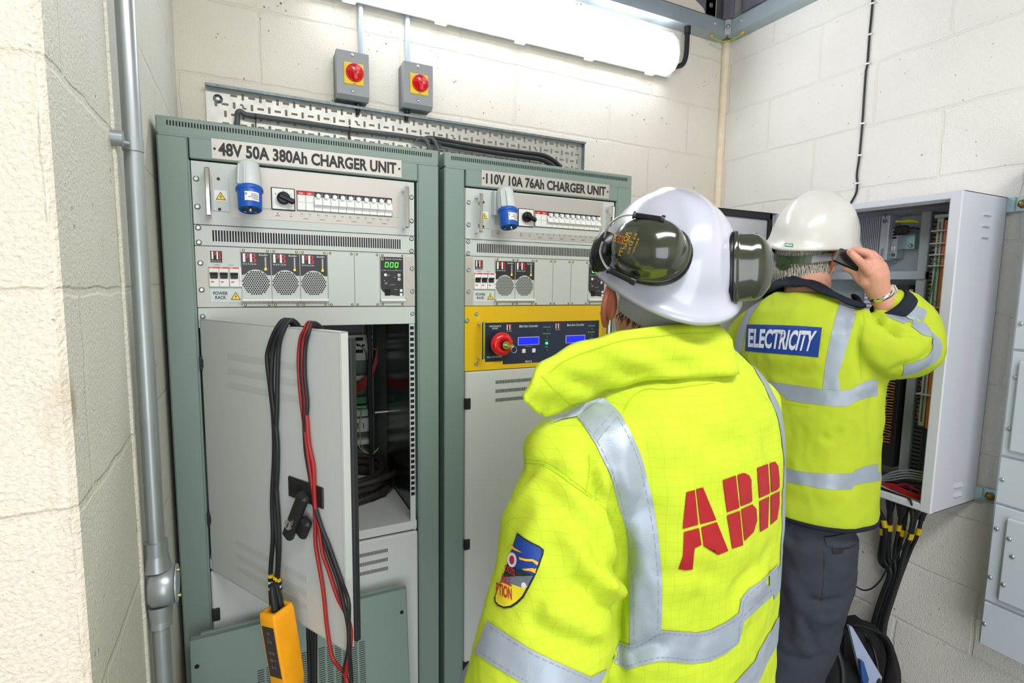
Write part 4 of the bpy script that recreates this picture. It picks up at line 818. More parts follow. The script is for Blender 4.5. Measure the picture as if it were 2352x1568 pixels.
# ================================================================ loose panel, test leads, tester, cable coil, bag
LT = frame((.492, -.045, -1.036), (1, 0, 0), (0, .9962, .0872), (0, -.0872, .9962))     # leaning slightly: top rests on the cabinet
def lp(x, y, z): return (x, y, z)
t = thing('loose_panel', (.25, -.12, FL), 'loose grey-green ventilated side panel leaning against the front of the left cabinet', 'panel')
PT = frame((.016, -.052, -1.036), (1, 0, 0), (0, .9945, .105), (0, -.105, .9945)); PT = frame((.016, -.052, -1.036), (1, 0, 0), (0, .9945, -.105), (0, .105, .9945))
H = (Z0-1.036)/.9945-.002; W_ = .482
m = MB(PT); m.box(0, W_, 0, .0015, -H, 0); m.box(0, W_, 0, .016, -.0015, 0); m.box(0, .0015, 0, .016, -H, 0); m.box(W_-.0015, W_, 0, .016, -H, 0); m.box(.02, W_-.02, .012, .022, -.004, .004, .001)
sh = m.build('sheet', 'rack_green', t)
for x in (.012, W_-.014): m = MB(PT); m.cyl((x, -.0006, -.06), (x, .0, -.06), .0048, n=14); m.build('fixing_hole', 'slot', t)
m = MB(PT); cx = .262
for k in range(13):
    x0 = .130+k*.0190; 
    top = -.092-abs(k-6)*.0025
    n = int((.46+top-abs(k-6)*.012)/.0052)
    for i in range(n): m.box(x0, x0+.0145, -.0004, .0005, top-i*.0052-.0016, top-i*.0052)
m.build('vent_slots', 'slot', sh)
# test leads over the open door of the left cabinet
def SDr(px, py, off=.006):      # point seen at (px, py) on the plane of the open door, off metres in front of it
    n = Vector((-math.sin(ANG), -math.cos(ANG), 0)); o = Vector((HX, -.002, 0)); d = ray(px, py); return CAM + d*(((o-CAM).dot(n)+off)/d.dot(n))
nrm = Vector((-math.sin(ANG), -math.cos(ANG), 0))
def over(px, py, h=.012): p = SDr(px, py, 0); return Vector((p.x, p.y, -.335+h))
def lead(name, front, topx, back, r, m, label, group, n=8, tail=None):
    tp = SDr(*front[0]); 
    a = over(topx, 745, .010+r)-nrm*.004; a.z = -.335+r+.008
    pts = [p for p in (tail or [])]
    F = [SDr(px, py, .002+r+(q[0] if (q := rest) else 0)) for px, py, *rest in front]
    bk = [a-nrm*(-.004)+Vector((0, 0, -.001)), a-nrm*.018+Vector((0, 0, -.012))]+[SDr(px, py, -.028) for px, py in back]
    return cable(name, F[::-1]+[a]+bk[1:], r, m, label, 'cable', group, n)
gB = 'black leads of the yellow tester'
topsx = [(640, 742), (648, 741), (655, 742)]
lead('test_lead', [(632, 760), (617, 800), (614, 830), (622, 900), (628, 960), (630, 1040), (625, 1150), (627, 1230), (622, 1300), (621, 1340), (624, 1400)], 648, [(690, 800), (702, 1000), (705, 1300), (708, 1450), (712, 1568), (712, 1620)], .0042, 'cable_black', 'outer left black test lead hung over the open door', gB)
lead('test_lead', [(640, 765), (628, 800), (624, 850), (624, 900), (636, 1000), (637, 1080), (632, 1180), (638, 1260), (637, 1310), (633, 1345), (634, 1400)], 655, [(697, 800), (708, 1000), (714, 1300), (718, 1450), (720, 1568), (721, 1620)], .0042, 'cable_black', 'middle black test lead hung over the open door', gB)
lead('test_lead', [(648, 765), (640, 800), (637, 870), (636, 940), (633, 1010), (633, 1090), (640, 1200), (641, 1260), (638, 1320), (637, 1350), (643, 1400)], 662, [(703, 800), (716, 1000), (722, 1300), (724, 1450), (724, 1568), (725, 1620)], .0042, 'cable_black', 'inner right black test lead hung over the open door', gB)
for px, py in ((622, 1334), (634, 1340), (638, 1342)): pass
gR = 'red and black leads over the door'
lead('test_lead', [(700, 756), (690, 780), (686, 830), (690, 900), (697, 960), (706, 1030), (714, 1090), (722, 1150), (724, 1200), (725, 1250), (735, 1310), (743, 1360), (750, 1430), (757, 1480), (766, 1515), (790, 1545), (803, 1580)], 706, [(745, 800), (742, 860)], .0036, 'cable_red', 'red test lead whose loop swings lowest in front of the open door', gR)
lead('test_lead', [(707, 756), (698, 780), (696, 830), (702, 920), (705, 960), (710, 1020), (720, 1070), (722, 1120), (725, 1170), (733, 1210), (741, 1270), (755, 1310), (775, 1370), (795, 1410, .004), (806, 1450, .006), (803, 1500, .006), (795, 1550), (797, 1600)], 712, [(750, 800), (748, 860)], .0036, 'cable_red', 'red test lead that crosses to the free edge of the open door', gR)
lead('test_lead', [(703, 760), (694, 790), (692, 850), (698, 920), (699, 980), (703, 1040), (712, 1090), (716, 1140), (722, 1160), (738, 1210), (750, 1260), (775, 1330), (790, 1390, .004), (800, 1440, .006), (800, 1490, .006), (790, 1540), (792, 1600)], 709, [(748, 800), (746, 860)], .0036, 'cable_black', 'black test lead twisted with the red ones, left of its pair', gR)
lead('test_lead', [(709, 762), (701, 800), (700, 860), (706, 930), (701, 985), (705, 1050), (713, 1100), (720, 1150), (728, 1180), (742, 1220), (758, 1260), (783, 1330), (800, 1380, .012), (801, 1430, .012), (802, 1490, .012), (806, 1540), (808, 1600)], 714, [(752, 800), (750, 860)], .0036, 'cable_black', 'black test lead twisted with the red ones, right of its pair', gR)
lead('test_lead', [(796, 1290, -.03), (803, 1320, -.03), (806, 1360, -.03), (803, 1400, -.028), (800, 1430, -.02), (803, 1500, -.01), (798, 1560, -.005)], 790, [(792, 1000), (790, 1200)], .0030, 'cable_black', 'thin black lead coming round the free edge of the open door', gR) if False else None
# yellow tester hanging on its leads
tc_ = SDr(650, 1490, .045); TT = Matrix.Translation(tc_) @ Matrix.Rotation(math.radians(-7), 4, _f) @ Matrix.Rotation(math.radians(38), 4, 'Z')
t = thing('proving_tester', tc_, 'yellow handheld tester with a black label hanging from its leads by the open door', 'tester')
m = MB(TT); a_, b_, h_ = .0235, .0195, .082
pr = [(-1, -1), (1, -1), (1, 1), (-1, 1)]
def ringv(sx, sy, z, c=.004):
    out = []
    for (x, y), (nx, ny) in zip(pr, pr[1:]+pr[:1]):
        out.append((x*sx, y*sy, z))
    return out
lv = [(.80, .8, -h_), (.92, .92, -h_+.008), (.97, .97, -h_+.02), (1, 1, 0), (1, 1, h_-.012), (.93, .93, h_), (.62, .62, h_), (.58, .58, h_-.012)]
vs = []
def rr(sx, sy, z, c):
    o = []
    for (x, y) in pr:
        cx_, cy_ = x*(sx-c), y*(sy-c); a0 = math.atan2(y, x)-math.pi/4
        for k in range(4): th = a0+k*math.pi/6; o.append((cx_+c*math.cos(th), cy_+c*math.sin(th), z))
    return o
for sx, sy, z in lv: vs += rr(a_*sx, b_*sy, z, .0035)
n = 16; m.add(vs, [(i*n+k, i*n+(k+1) % n, (i+1)*n+(k+1) % n, (i+1)*n+k) for i in range(len(lv)-1) for k in range(n)], True); m.add(vs[:n], [tuple(range(n))[::-1]])
m.build('case', 'tester_yellow', t)
m = MB(TT); m.add(rr(a_*.6, b_*.6, h_-.010, .003), [tuple(range(16))]); m.build('lead_opening', 'slot', t)
mat('tester_label', '3A322E', .5); mat('tester_print', '8C8478', .5)
m = MB(TT); X0 = -a_-.0004
m.box(X0, X0+.002, -b_+.004, b_-.004, -h_+.042, h_-.022, .001, 0)
for z, w_, s_ in ((.044, .006, 'o'), (.034, .007, '+ -'), (.028, .01, 'c o'), (.006, .016, 'TESTER'), (-.008, .016, '230 V'), (-.022, .012, 'o c')): m.text(s_, (X0-.0004, w_/2, z), (0, -1, 0), (0, 0, 1), w_, .005, .003, 1)
lb = m.build('label_panel', ['tester_label', 'tester_print'], t)
m = MB(TT)
for k, (x, y) in enumerate(((-.006, -.004), (.003, .004), (.008, -.003))): m.tube([(x, y, h_-.01), (x*.9, y, h_+.02), (x*.6, y*.8, h_+.045)], [.0062, .006, .0046], 10)
m.build('strain_relief', 'black', t)
for k, (px, py) in enumerate(((622, 1334), (633.5, 1338), (638.5, 1344))):
    m = MB()
    for j in range(5): p0 = SDr(px+j*.4, py-14+j*7, .008); p1 = SDr(px+j*.4+.3, py-9+j*7, .008); m.cyl(p0, p1, .0058, n=10, mi=(0 if j == 0 else (1 if j % 2 else 2)))
    m.build('marker_sleeve', ['yellow', 'black', 'white'], t)
# cable coil on the shelf
SHZ = -.885
t = thing('cable_coil', (.40, .30, SHZ), 'coil of dusty black cable lying on the shelf inside the left cabinet', 'cable')
mat('cable_dusty', '26241F', .6, var=.5, vscale=30); m = MB(); P = []; rng = random.Random(3)
for k in range(150):
    a = k*.30; rr_ = .125+.02*math.sin(a*.37)+.012*math.sin(a*1.7); P.append(Vector((.40+rr_*1.15*math.cos(a), .31+rr_*math.sin(a), SHZ+.011+.0065*(k/21)+.008*abs(math.sin(a*1.31)))))
P += [Vector((.46, .17, SHZ+.012)), Vector((.50, .19, SHZ+.014)), Vector((.512, .22, SHZ+.018))]
m.tube(P, .0095, 8); m.build('cable', 'cable_dusty', t); m = MB(); m.lathe((.505, .205, SHZ+.022), (.5, 1, .1), [(.012, 0), (.018, .01), (.018, .04), (.012, .055)], 14); m.build('plug', 'black_gloss', t)
# backpack on the floor beside the far man
mat('bag_black', '141416', .75, bump=.4, bscale=500); mat('paper', 'A4AECB', .5); mat('paper_blue', '1E4F8C', .5)
# ================================================================ people: surfaces grown from joined shells
def evaluated(mb, voxel, smooth=4, fac=.5, name='tmp'):
    me = bpy.data.meshes.new(name); me.from_pydata(mb.v, [], mb.f); me.update()
    o = bpy.data.objects.new(name, me); COL.objects.link(o)
    r = o.modifiers.new('r', 'REMESH'); r.mode = 'VOXEL'; r.voxel_size = voxel; r.use_smooth_shade = True
    s = o.modifiers.new('s', 'SMOOTH'); s.iterations = smooth; s.factor = fac
    dg = bpy.context.evaluated_depsgraph_get(); dg.update(); nm = bpy.data.meshes.new_from_object(o.evaluated_get(dg))
    bpy.data.objects.remove(o); bpy.data.meshes.remove(me); return nm
def arr(me): a = np.empty(len(me.vertices)*3, 'f'); me.vertices.foreach_get('co', a); return a.reshape(-1, 3).astype('d')
def normals(me): a = np.empty(len(me.vertices)*3, 'f'); me.vertices.foreach_get('normal', a); return a.reshape(-1, 3).astype('d')
def setco(me, a): me.vertices.foreach_set('co', a.astype('f').ravel()); me.update()
def eloft(mb, secs, n=28, p=2.3):      # secs: (centre, u axis, v axis, ru, rv), closed at both ends
    vs = []
    for c, u, v, ru, rv in secs:
        c = Vector(c); u = Vector(u); v = Vector(v)
        for k in range(n):
            t = 2*math.pi*k/n; cx = math.copysign(abs(math.cos(t))**(2/p), math.cos(t)); sy = math.copysign(abs(math.sin(t))**(2/p), math.sin(t)); vs.append(c+u*(ru*cx)+v*(rv*sy))
    N = len(secs); fs = [(i*n+k, i*n+(k+1) % n, (i+1)*n+(k+1) % n, (i+1)*n+k) for i in range(N-1) for k in range(n)]
    fs.append(tuple(range(n))[::-1]); fs.append(tuple(range((N-1)*n, N*n))); mb.add(vs, fs, True)
def limb(mb, pts, rs, n=20, sub=6, flat=None):
    P = spline(pts, sub); R_ = [float(np.interp(i/sub, range(len(rs)), rs)) for i in range(len(P))]
    P = [P[0]-(P[1]-P[0]).normalized()*R_[0]*.6]+P+[P[-1]+(P[-1]-P[-2]).normalized()*R_[-1]*.6]; R_ = [R_[0]*.55]+R_+[R_[-1]*.55]
    mb.tube(P, R_, n)
def ball(mb, c, rx, ry, rz, ax=None, n=20):
    c = Vector(c); X, Y, Z = ax or (Vector((1, 0, 0)), Vector((0, 1, 0)), Vector((0, 0, 1))); secs = []
    for i in range(1, 12):
        a = -math.pi/2+math.pi*i/12; secs.append((c+Z*(rz*math.sin(a)), X, Y, rx*math.cos(a), ry*math.cos(a)))
    eloft(mb, secs, n, 2)
def finish(me, name, m, parent, label=None, smooth=True):
    off = ORG[parent.name]; me.transform(Matrix.Translation(-off)); me.name = name; me.materials.clear()
    for q in (m if isinstance(m, (list, tuple)) else [m]): me.materials.append(MATS[q])
    me.polygons.foreach_set('use_smooth', [smooth]*len(me.polygons)); me.polygons.foreach_set('material_index', [0]*len(me.polygons)); me.update()
    o = bpy.data.objects.new(name, me); COL.objects.link(o); o.parent = parent; ORG[o.name] = off
    if label: o['label'] = label
    return o
class Surf:                             # a finished garment surface that seams, bands and prints are laid on
    def __init__(s, me, dep): s.b = BVHTree.FromPolygons([v.co[:] for v in me.vertices], [tuple(p.vertices) for p in me.polygons]); s.dep = dep
    def hit(s, px, py, off=0):
        d = ray(px, py).normalized(); h = s.b.ray_cast(CAM, d)
        if h[0] is None or (h[0]-CAM).length > 3:
            q = D(px, py, s.dep); n = s.b.find_nearest(q)
            for _ in range(2): t = (n[0]-CAM).dot(d); n = s.b.find_nearest(CAM+d*t)
            return n[0]+n[1]*off, n[1]
        return h[0]+h[1]*off, h[1]
    def near(s, p, off): n = s.b.find_nearest(Vector(p)); return n[0]+n[1]*off
    def decal(s, mb, polys, off=.0012, step=9, mi=0):       # outline in picture coordinates, laid on the cloth
        for pl in polys:
            bm = bmesh.new(); vs = [bm.verts.new((x, y, 0)) for x, y in pl]; bm.faces.new(vs)
            bmesh.ops.triangulate(bm, faces=bm.faces[:])
            xs = [p[0] for p in pl]; ys = [p[1] for p in pl]
            for ax, lo, hi in ((0, min(xs), max(xs)), (1, min(ys), max(ys))):
                q = lo+step
                while q < hi:
                    bmesh.ops.bisect_plane(bm, geom=bm.verts[:]+bm.edges[:]+bm.faces[:], plane_co=(q, q, 0), plane_no=(1, 0, 0) if ax == 0 else (0, 1, 0)); q += step
            bm.verts.ensure_lookup_table(); bm.verts.index_update()
            V = [s.hit(v.co.x, v.co.y, off)[0] for v in bm.verts]
            F_ = [tuple(v.index for v in f.verts)[::-1] for f in bm.faces]; mb.add(V, [f for f in F_ if max((V[a]-V[b]).length for a, b in zip(f, f[1:]+f[:1])) < .03], True, mi); bm.free()
    def flat(s, mb, vs, fs, off, step=9, mi=0):             # a flat mesh in picture coordinates, cut up and laid on the cloth
        bm = bmesh.new(); B_ = [bm.verts.new((x, y, 0)) for x, y in vs]
        for f in fs:
            try: bm.faces.new([B_[i] for i in f])
            except ValueError: pass
        xs = [p[0] for p in vs]; ys = [p[1] for p in vs]
        for ax, lo, hi in ((0, min(xs), max(xs)), (1, min(ys), max(ys))):
            q = lo+step
            while q < hi: bmesh.ops.bisect_plane(bm, geom=bm.verts[:]+bm.edges[:]+bm.faces[:], plane_co=(q, q, 0), plane_no=(1, 0, 0) if ax == 0 else (0, 1, 0)); q += step
        bm.verts.index_update(); mb.add([s.hit(v.co.x, v.co.y, off)[0] for v in bm.verts], [tuple(v.index for v in f.verts)[::-1] for f in bm.faces], True, mi); bm.free()
    def ribbon(s, mb, pts, w, off=.0012, rows=6, mi=0, k=8):       # a strip of cloth following 3-D points along the surface
        P = [s.near(p, 0) for p in spline(pts, k)]; G = []
        for i, p in enumerate(P):
            n = s.b.find_nearest(p)[1]; t = (P[min(i+1, len(P)-1)]-P[max(i-1, 0)]).normalized(); sd = t.cross(n).normalized(); G.append([s.near(p+sd*(w*(j/rows-.5)), off) for j in range(rows+1)])
        n = rows+1; V = [v for g in G for v in g]; mb.add(V, [(i*n+j, i*n+j+1, (i+1)*n+j+1, (i+1)*n+j) for i in range(len(P)-1) for j in range(rows)], True, mi)
    def line(s, mb, pts, w=.0011, off=.0018, mi=0, dash=None):       # stitching: a thin ribbon along picture points
        P = spline([(x, y, 0) for x, y in pts], 10); H = [s.hit(p.x, p.y, off) for p in P]
        for i in range(len(H)-1):
            if dash and i % dash == 0: continue
            a, na = H[i]; b, nb = H[i+1]
            if (a-b).length > .06 or (a-b).length < 1e-6: continue
            sd = (b-a).cross(na).normalized()*w/2; mb.add([a-sd, a+sd, b+sd, b-sd], [(0, 1, 2, 3)], True, mi)
    def ring(s, mb, c, zf, a0, a1, w, axis=(0, 0, 1), R=.6, off=.0012, n=60, rows=4, mi=0):      # band around an axis through c between two angles; zf(angle) = height on the axis
        A = Vector(axis).normalized(); X = Vector((1, 0, 0)); X = (X-A*X.dot(A)).normalized(); Y = A.cross(X); G = []
        for i in range(n+1):
            a = a0+(a1-a0)*i/n; d = X*math.cos(a)+Y*math.sin(a); row = []
            for j in range(rows+1):
                h = zf(a)-w/2+w*j/rows; o = Vector(c)+A*h; q = s.b.ray_cast(o+d*R, -d); row.append(None if q[0] is None or (q[0]-o).length > R*.97 else q[0]+q[1]*off)
            G.append(row)
        for i in range(n):
            for j in range(rows):
                q = [G[i][j], G[i+1][j], G[i+1][j+1], G[i][j+1]]
                if all(v is not None for v in q): mb.add(q, [(0, 1, 2, 3)], True, mi)
def wrinkle(me, amp, scale, stretch=(1, 1, 1), seed=0, keep=None):
    co = arr(me); nn = normals(me); out = np.zeros(len(co)); st = np.array(stretch)
    for i, p in enumerate(co*st*scale):
        q = noise.noise(Vector(p+seed)); r_ = noise.noise(Vector(p*2.1+seed+5)); out[i] = (1-2*abs(q))*.7+.3*(1-2*abs(r_))
    out -= out.mean()
    if keep is not None: out *= keep(co)
    setco(me, co+nn*(out*amp)[:, None])
def folds(me, F, gain=1.0):                       # F: (points, amplitude, width) – creases and rolls of the cloth
    co = arr(me); nn = normals(me); dz = np.zeros(len(co))
    for pts, amp, wd in F:
        P = np.array([tuple(p) for p in spline(pts, 8)]); best = np.full(len(co), 9.); tb = np.zeros(len(co))
        for i in range(len(P)-1):
            a, b = P[i], P[i+1]; ab = b-a; t = np.clip(((co-a)@ab)/max(ab@ab, 1e-9), 0, 1); d = np.linalg.norm(co-(a+t[:, None]*ab), axis=1); m_ = d < best; best[m_] = d[m_]; tb[m_] = (i+t[m_])/(len(P)-1)
        taper = np.clip(np.minimum(tb, 1-tb)*5+.15, 0, 1); dz += gain*amp*np.exp(-(best/wd)**2)*taper
    setco(me, co+nn*dz[:, None])
# ---- cloth, skin and helmet materials
def cloth_mat(name, h, grid=0, gcol='B9DE12', bump=.25):
    m = mat(name, h, .75, 0, bump, 900, var=.03, vscale=6, spec=.25)
    if grid:
        nt = m.node_tree; N = nt.nodes; L = nt.links; b = N['Principled BSDF']; src = b.inputs['Base Color'].links[0].from_socket
        tc = N.new('ShaderNodeTexCoord'); mp = N.new('ShaderNodeMapping'); mp.inputs['Rotation'].default_value = (0, 0, math.radians(-14)); L.new(tc.outputs['Object'], mp.inputs[0])
        sp = N.new('ShaderNodeSeparateXYZ'); L.new(mp.outputs[0], sp.inputs[0]); prev = None
        for ax, s_ in (('X', grid), ('Z', grid)):
            a = N.new('ShaderNodeMath'); a.operation = 'MULTIPLY'; a.inputs[1].default_value = 1/s_; L.new(sp.outputs[ax], a.inputs[0])
            f = N.new('ShaderNodeMath'); f.operation = 'FRACT'; L.new(a.outputs[0], f.inputs[0])
            c = N.new('ShaderNodeMath'); c.operation = 'LESS_THAN'; c.inputs[1].default_value = .055; L.new(f.outputs[0], c.inputs[0])
            if prev: mx = N.new('ShaderNodeMath'); mx.operation = 'MAXIMUM'; L.new(prev, mx.inputs[0]); L.new(c.outputs[0], mx.inputs[1]); prev = mx.outputs[0]
            else: prev = c.outputs[0]
        ml = N.new('ShaderNodeMath'); ml.operation = 'MULTIPLY'; ml.inputs[1].default_value = .33; L.new(prev, ml.inputs[0])
        mix = N.new('ShaderNodeMixRGB'); L.new(ml.outputs[0], mix.inputs[0]); L.new(src, mix.inputs[1]); mix.inputs[2].default_value = hexc(gcol)+(1,); L.new(mix.outputs[0], b.inputs['Base Color'])
    return m
cloth_mat('hivis', 'C2D632', .0135, '96AE00'); cloth_mat('hivis_worn', 'B8CA30'); cloth_mat('navy_cloth', '1F2430', bump=.5); cloth_mat('trouser', '3C404B', bump=.6)
mat('reflective', '9EA9B6', .38, .15, .15, 700, var=.04, vscale=20); mat('stitch', '8A93A0', .7); mat('stitch_y', 'A9CE10', .7); mat('print_red', 'A5111A', .55); mat('print_blue', '0C3A8E', .55); mat('print_white', 'DADDEA', .55)
mat('helmet_white', 'B6B9C6', .22, coat=.6); mat('helmet_worn', 'D8D6D0', .3, coat=.3, var=.03, vscale=12); mat('olive', '33382B', .16, coat=.7); mat('strap_clear', '9FA6AA', .3, trans=.35); mat('muff_black', '141517', .3)
mat('skin', 'D59A82', .5, bump=.3, bscale=260, var=.06, vscale=25); mat('skin_red', 'C9705A', .45, bump=.2, bscale=260, var=.06, vscale=25); mat('hair_dark', '5B4A3E', .7); mat('hair_grey', 'B5AFA2', .55); mat('green_logo', '2E9E6E', .4); mat('knob_olive', '33442A', .4)
mat('ear_skin', 'CC7661', .45, bump=.2, bscale=260)
def helmet(parent, c, fwd, up, m, LY=.143, LX=.115, H=.150, peak=.045, ridge=True, name='hard_hat', fk=1.0):
    F = Vector(fwd).normalized(); Uv = Vector(up); Uv = (Uv-F*Uv.dot(F)).normalized(); Rr = F.cross(Uv)
    T = frame(c, Rr, F, Uv); mb = MB(T); n = 72; prof = []
    # flange, then the dome
    def pt(a, rs, z, fl=0, dz=0):
        ca, sa = math.cos(a), math.sin(a); fx = LX*rs+fl*(1+.0*ca); pk = max(0, sa)**3*peak*(fl/.014) if fl > 0 else 0; rear = max(0, -sa)**2*.006*(fl/.014) if fl > 0 else 0
        return ((LX*rs+fl)*ca, (LY*rs+fl)*sa+pk-rear, z-(.010*max(0, -sa)**2 if fl > 0 else 0)*1.0+(.004*abs(ca) if fl > 0 else 0))
    rows = []
    rows.append([pt(2*math.pi*k/n, 1, -.010, .0105*fk) for k in range(n)]); rows.append([pt(2*math.pi*k/n, 1, -.012, .0145*fk) for k in range(n)])
    rows.append([pt(2*math.pi*k/n, 1, -.006, .0150*fk) for k in range(n)]); rows.append([pt(2*math.pi*k/n, 1, .0, .0115*fk) for k in range(n)]); rows.append([pt(2*math.pi*k/n, 1.0, .010, .0035*fk) for k in range(n)])
    for i in range(1, 17):
        t = i/16*math.pi/2; rs = math.cos(t)**.86 if i < 16 else .02; z = .012+(H-.012)*math.sin(t)**1.12; row = []
        for k in range(n):
            a = 2*math.pi*k/n; x, y, zz = LX*rs*math.cos(a), LY*rs*math.sin(a), z
            if ridge:
                w_ = .034; s_ = max(0, 1-(abs(x)/w_)**4) if abs(x) < w_ else 0; zz += .005*s_*min(1, z/.05); y += math.copysign(.0035*s_*min(1, z/.05), y)*(rs > .3)
            row.append((x, y, zz))
        rows.append(row)
    vs = [p for r_ in rows for p in r_]; N = len(rows)
    mb.add(vs, [(i*n+k, i*n+(k+1) % n, (i+1)*n+(k+1) % n, (i+1)*n+k) for i in range(N-1) for k in range(n)]+[tuple(range((N-1)*n, N*n))], True)
    inn = [[(x*.955, y*.955, z-.004) for x, y, z in rows[i]] for i in (4, 8, 12, 16)]+[[(x*.5, y*.5, z-.006) for x, y, z in rows[18]]]
    iv = [p for r_ in [rows[0]]+inn for p in r_]; mb.add(iv, [(i*n+k, (i+1)*n+k, (i+1)*n+(k+1) % n, i*n+(k+1) % n) for i in range(len(inn)) for k in range(n)], True)
    return mb.build(name, m, parent), T
def head(mb, c, fwd, up, s=1.0):       # skull, jaw, nose, brow, lips, chin and neck stub, in head axes
    F = Vector(fwd).normalized(); Uv = Vector(up); Uv = (Uv-F*Uv.dot(F)).normalized(); Rr = F.cross(Uv); ax = (Rr, F, Uv); c = Vector(c)
    q = lambda x, y, z: c+Rr*x*s+F*y*s+Uv*z*s
    ball(mb, q(0, -.012, .03), .075*s, .095*s, .098*s, ax); ball(mb, q(0, .025, -.045), .058*s, .062*s, .078*s, ax); ball(mb, q(0, .055, -.095), .026*s, .024*s, .022*s, ax)
    limb(mb, [q(0, .082, .012), q(0, .100, -.018), q(0, .106, -.034)], [.008, .011, .015], 12); ball(mb, q(0, .088, -.065), .024*s, .012*s, .009*s, ax, 12); ball(mb, q(0, .085, -.076), .022*s, .011*s, .008*s, ax, 12)
    for s_ in (-1, 1):
        ball(mb, q(s_*.031, .078, .028), .022*s, .014*s, .008*s, ax, 12); ball(mb, q(s_*.031, .074, .010), .014*s, .013*s, .009*s, ax, 12); ball(mb, q(s_*.016, .090, -.036), .008*s, .009*s, .007*s, ax, 10)
    return q, ax
def ear(mb, q, s_, k=1.0):
    O = [(.078, -.006, .024), (.088, -.018, .033), (.094, -.032, .026), (.095, -.036, .006), (.089, -.028, -.016), (.080, -.016, -.030), (.077, -.006, -.032)]
    mb.tube(spline([q(s_*x, y, z*k) for x, y, z in O], 5), [.0052]*len(spline([q(0, 0, 0)]*7, 5)), 10)
    ball(mb, q(s_*.080, -.016, .004), .008, .016, .026*k, None, 14); ball(mb, q(s_*.079, -.008, -.029*k), .006, .009, .012, None, 12)
# ================================================================ person 1, near
C1 = Vector((.838, -.632, 0)); Y1 = math.radians(-13); A1v = Vector((math.cos(Y1), -math.sin(Y1), 0)); F1v = Vector((math.sin(Y1), math.cos(Y1), 0)); UP = Vector((0, 0, 1))
def P1(a, f, z): return C1+A1v*a+F1v*f+UP*z
man1 = thing('person', (C1.x, C1.y, -Z0), 'nearer man in bright yellow jacket with big red letters, white hard hat and ear defenders', 'person')
HC1 = D(1524, 628, .915); hf = Vector((math.sin(math.radians(22)), math.cos(math.radians(22)), .38)).normalized(); hu = (UP-hf*hf.z).normalized()+hf.cross(UP).normalized()*(.10)
# body
bd = MB(); hq1, hax1 = head(bd, HC1-hu.normalized()*.040-hf*.0, hf, hu)
limb(bd, [P1(.0, .0, -.42), P1(.0, .005, -.36), HC1-hu.normalized()*.09-hf*.018], [.068, .060, .058]); 
eloft(bd, [(P1(0, 0, z), A1v, F1v, hw, hd) for z, hw, hd in ((-.40, .10, .07), (-.46, .17, .09), (-.55, .185, .105), (-.70, .165, .105), (-.88, .155, .10), (-1.0, .17, .11), (-1.08, .15, .10))])
for s_ in (-1, 1):
    limb(bd, [P1(s_*.09, 0, -1.0), P1(s_*.095, .01, -1.40), P1(s_*.10, -.01, -Z0+.09)], [.085, .062, .045]); limb(bd, [P1(s_*.10, -.03, -Z0+.06), P1(s_*.105, .15, -Z0+.045)], [.042, .035])
SH1L, EL1L, WR1L = P1(-.20, -.01, -.53), D(1222, 1600, .745), D(1130, 1590, .95)
SH1R, EL1R, WR1R = P1(.20, .0, -.53), P1(.30, .06, -.80), P1(.16, .28, -.86)
for a, b_, c_ in ((SH1L, EL1L, WR1L), (SH1R, EL1R, WR1R)):
    limb(bd, [a, a.lerp(b_, .5)+F1v*.02, b_, c_], [.044, .040, .038, .028]); d_ = (c_-b_).normalized(); sd_ = d_.cross(UP).normalized(); palm = c_+d_*.05; limb(bd, [c_, palm, palm+d_*.03], [.027, .033, .034])
    for k in range(4): o_ = sd_*(.026-.0175*k); limb(bd, [palm+d_*.035+o_, palm+d_*.06+o_, palm+d_*(.078-.004*abs(k-1))+o_-UP*.014], [.0095, .0088, .0075], 10, 4)
    limb(bd, [palm-d_*.02+sd_*.028, palm+d_*.01+sd_*.05, palm+d_*.035+sd_*.055], [.012, .0105, .0085], 10, 4)
finish(evaluated(bd, .0045, 3), 'body', 'skin', man1)
e_ = MB(); ear(e_, lambda x, y, z: hq1(x*1.08, y-.004, z-.022), -1, 1.1); e_.build('ear', 'ear_skin', man1); e_ = MB(); ear(e_, hq1, 1, 1.05); e_.build('ear', 'ear_skin', man1)
hr = MB(); rng = random.Random(2)
for k in range(420):
    a = rng.uniform(-2.9, -.25); r0 = Vector((.077*math.cos(a), -.012+.096*math.sin(a), rng.uniform(-.03, .03)))
    p0 = hq1(*(r0*1.0)); out = (p0-hq1(0, -.01, r0.z)).normalized(); hr.tube([p0-out*.002, p0+out*.002-hu*.005, p0+out*.001-hu*.010], [.0012, .001, .0003], 4)
hr.build('hair', 'hair_dark', man1)
# trousers and boots (below the picture)
tr = MB(); eloft(tr, [(P1(0, 0, z), A1v, F1v, hw, hd) for z, hw, hd in ((-.95, .18, .125), (-1.05, .19, .13), (-1.10, .17, .12))])
for s_ in (-1, 1): limb(tr, [P1(s_*.095, 0, -1.02), P1(s_*.10, .01, -1.42), P1(s_*.105, -.01, -Z0+.12)], [.105, .085, .07])
finish(evaluated(tr, .012, 4), 'trousers', 'trouser', man1)
for s_ in (-1, 1): bt = MB(); limb(bt, [P1(s_*.105, -.03, -Z0+.16), P1(s_*.105, -.025, -Z0+.065), P1(s_*.108, .15, -Z0+.05)], [.055, .052, .046]); finish(evaluated(bt, .008, 3), 'boot', 'black', man1)
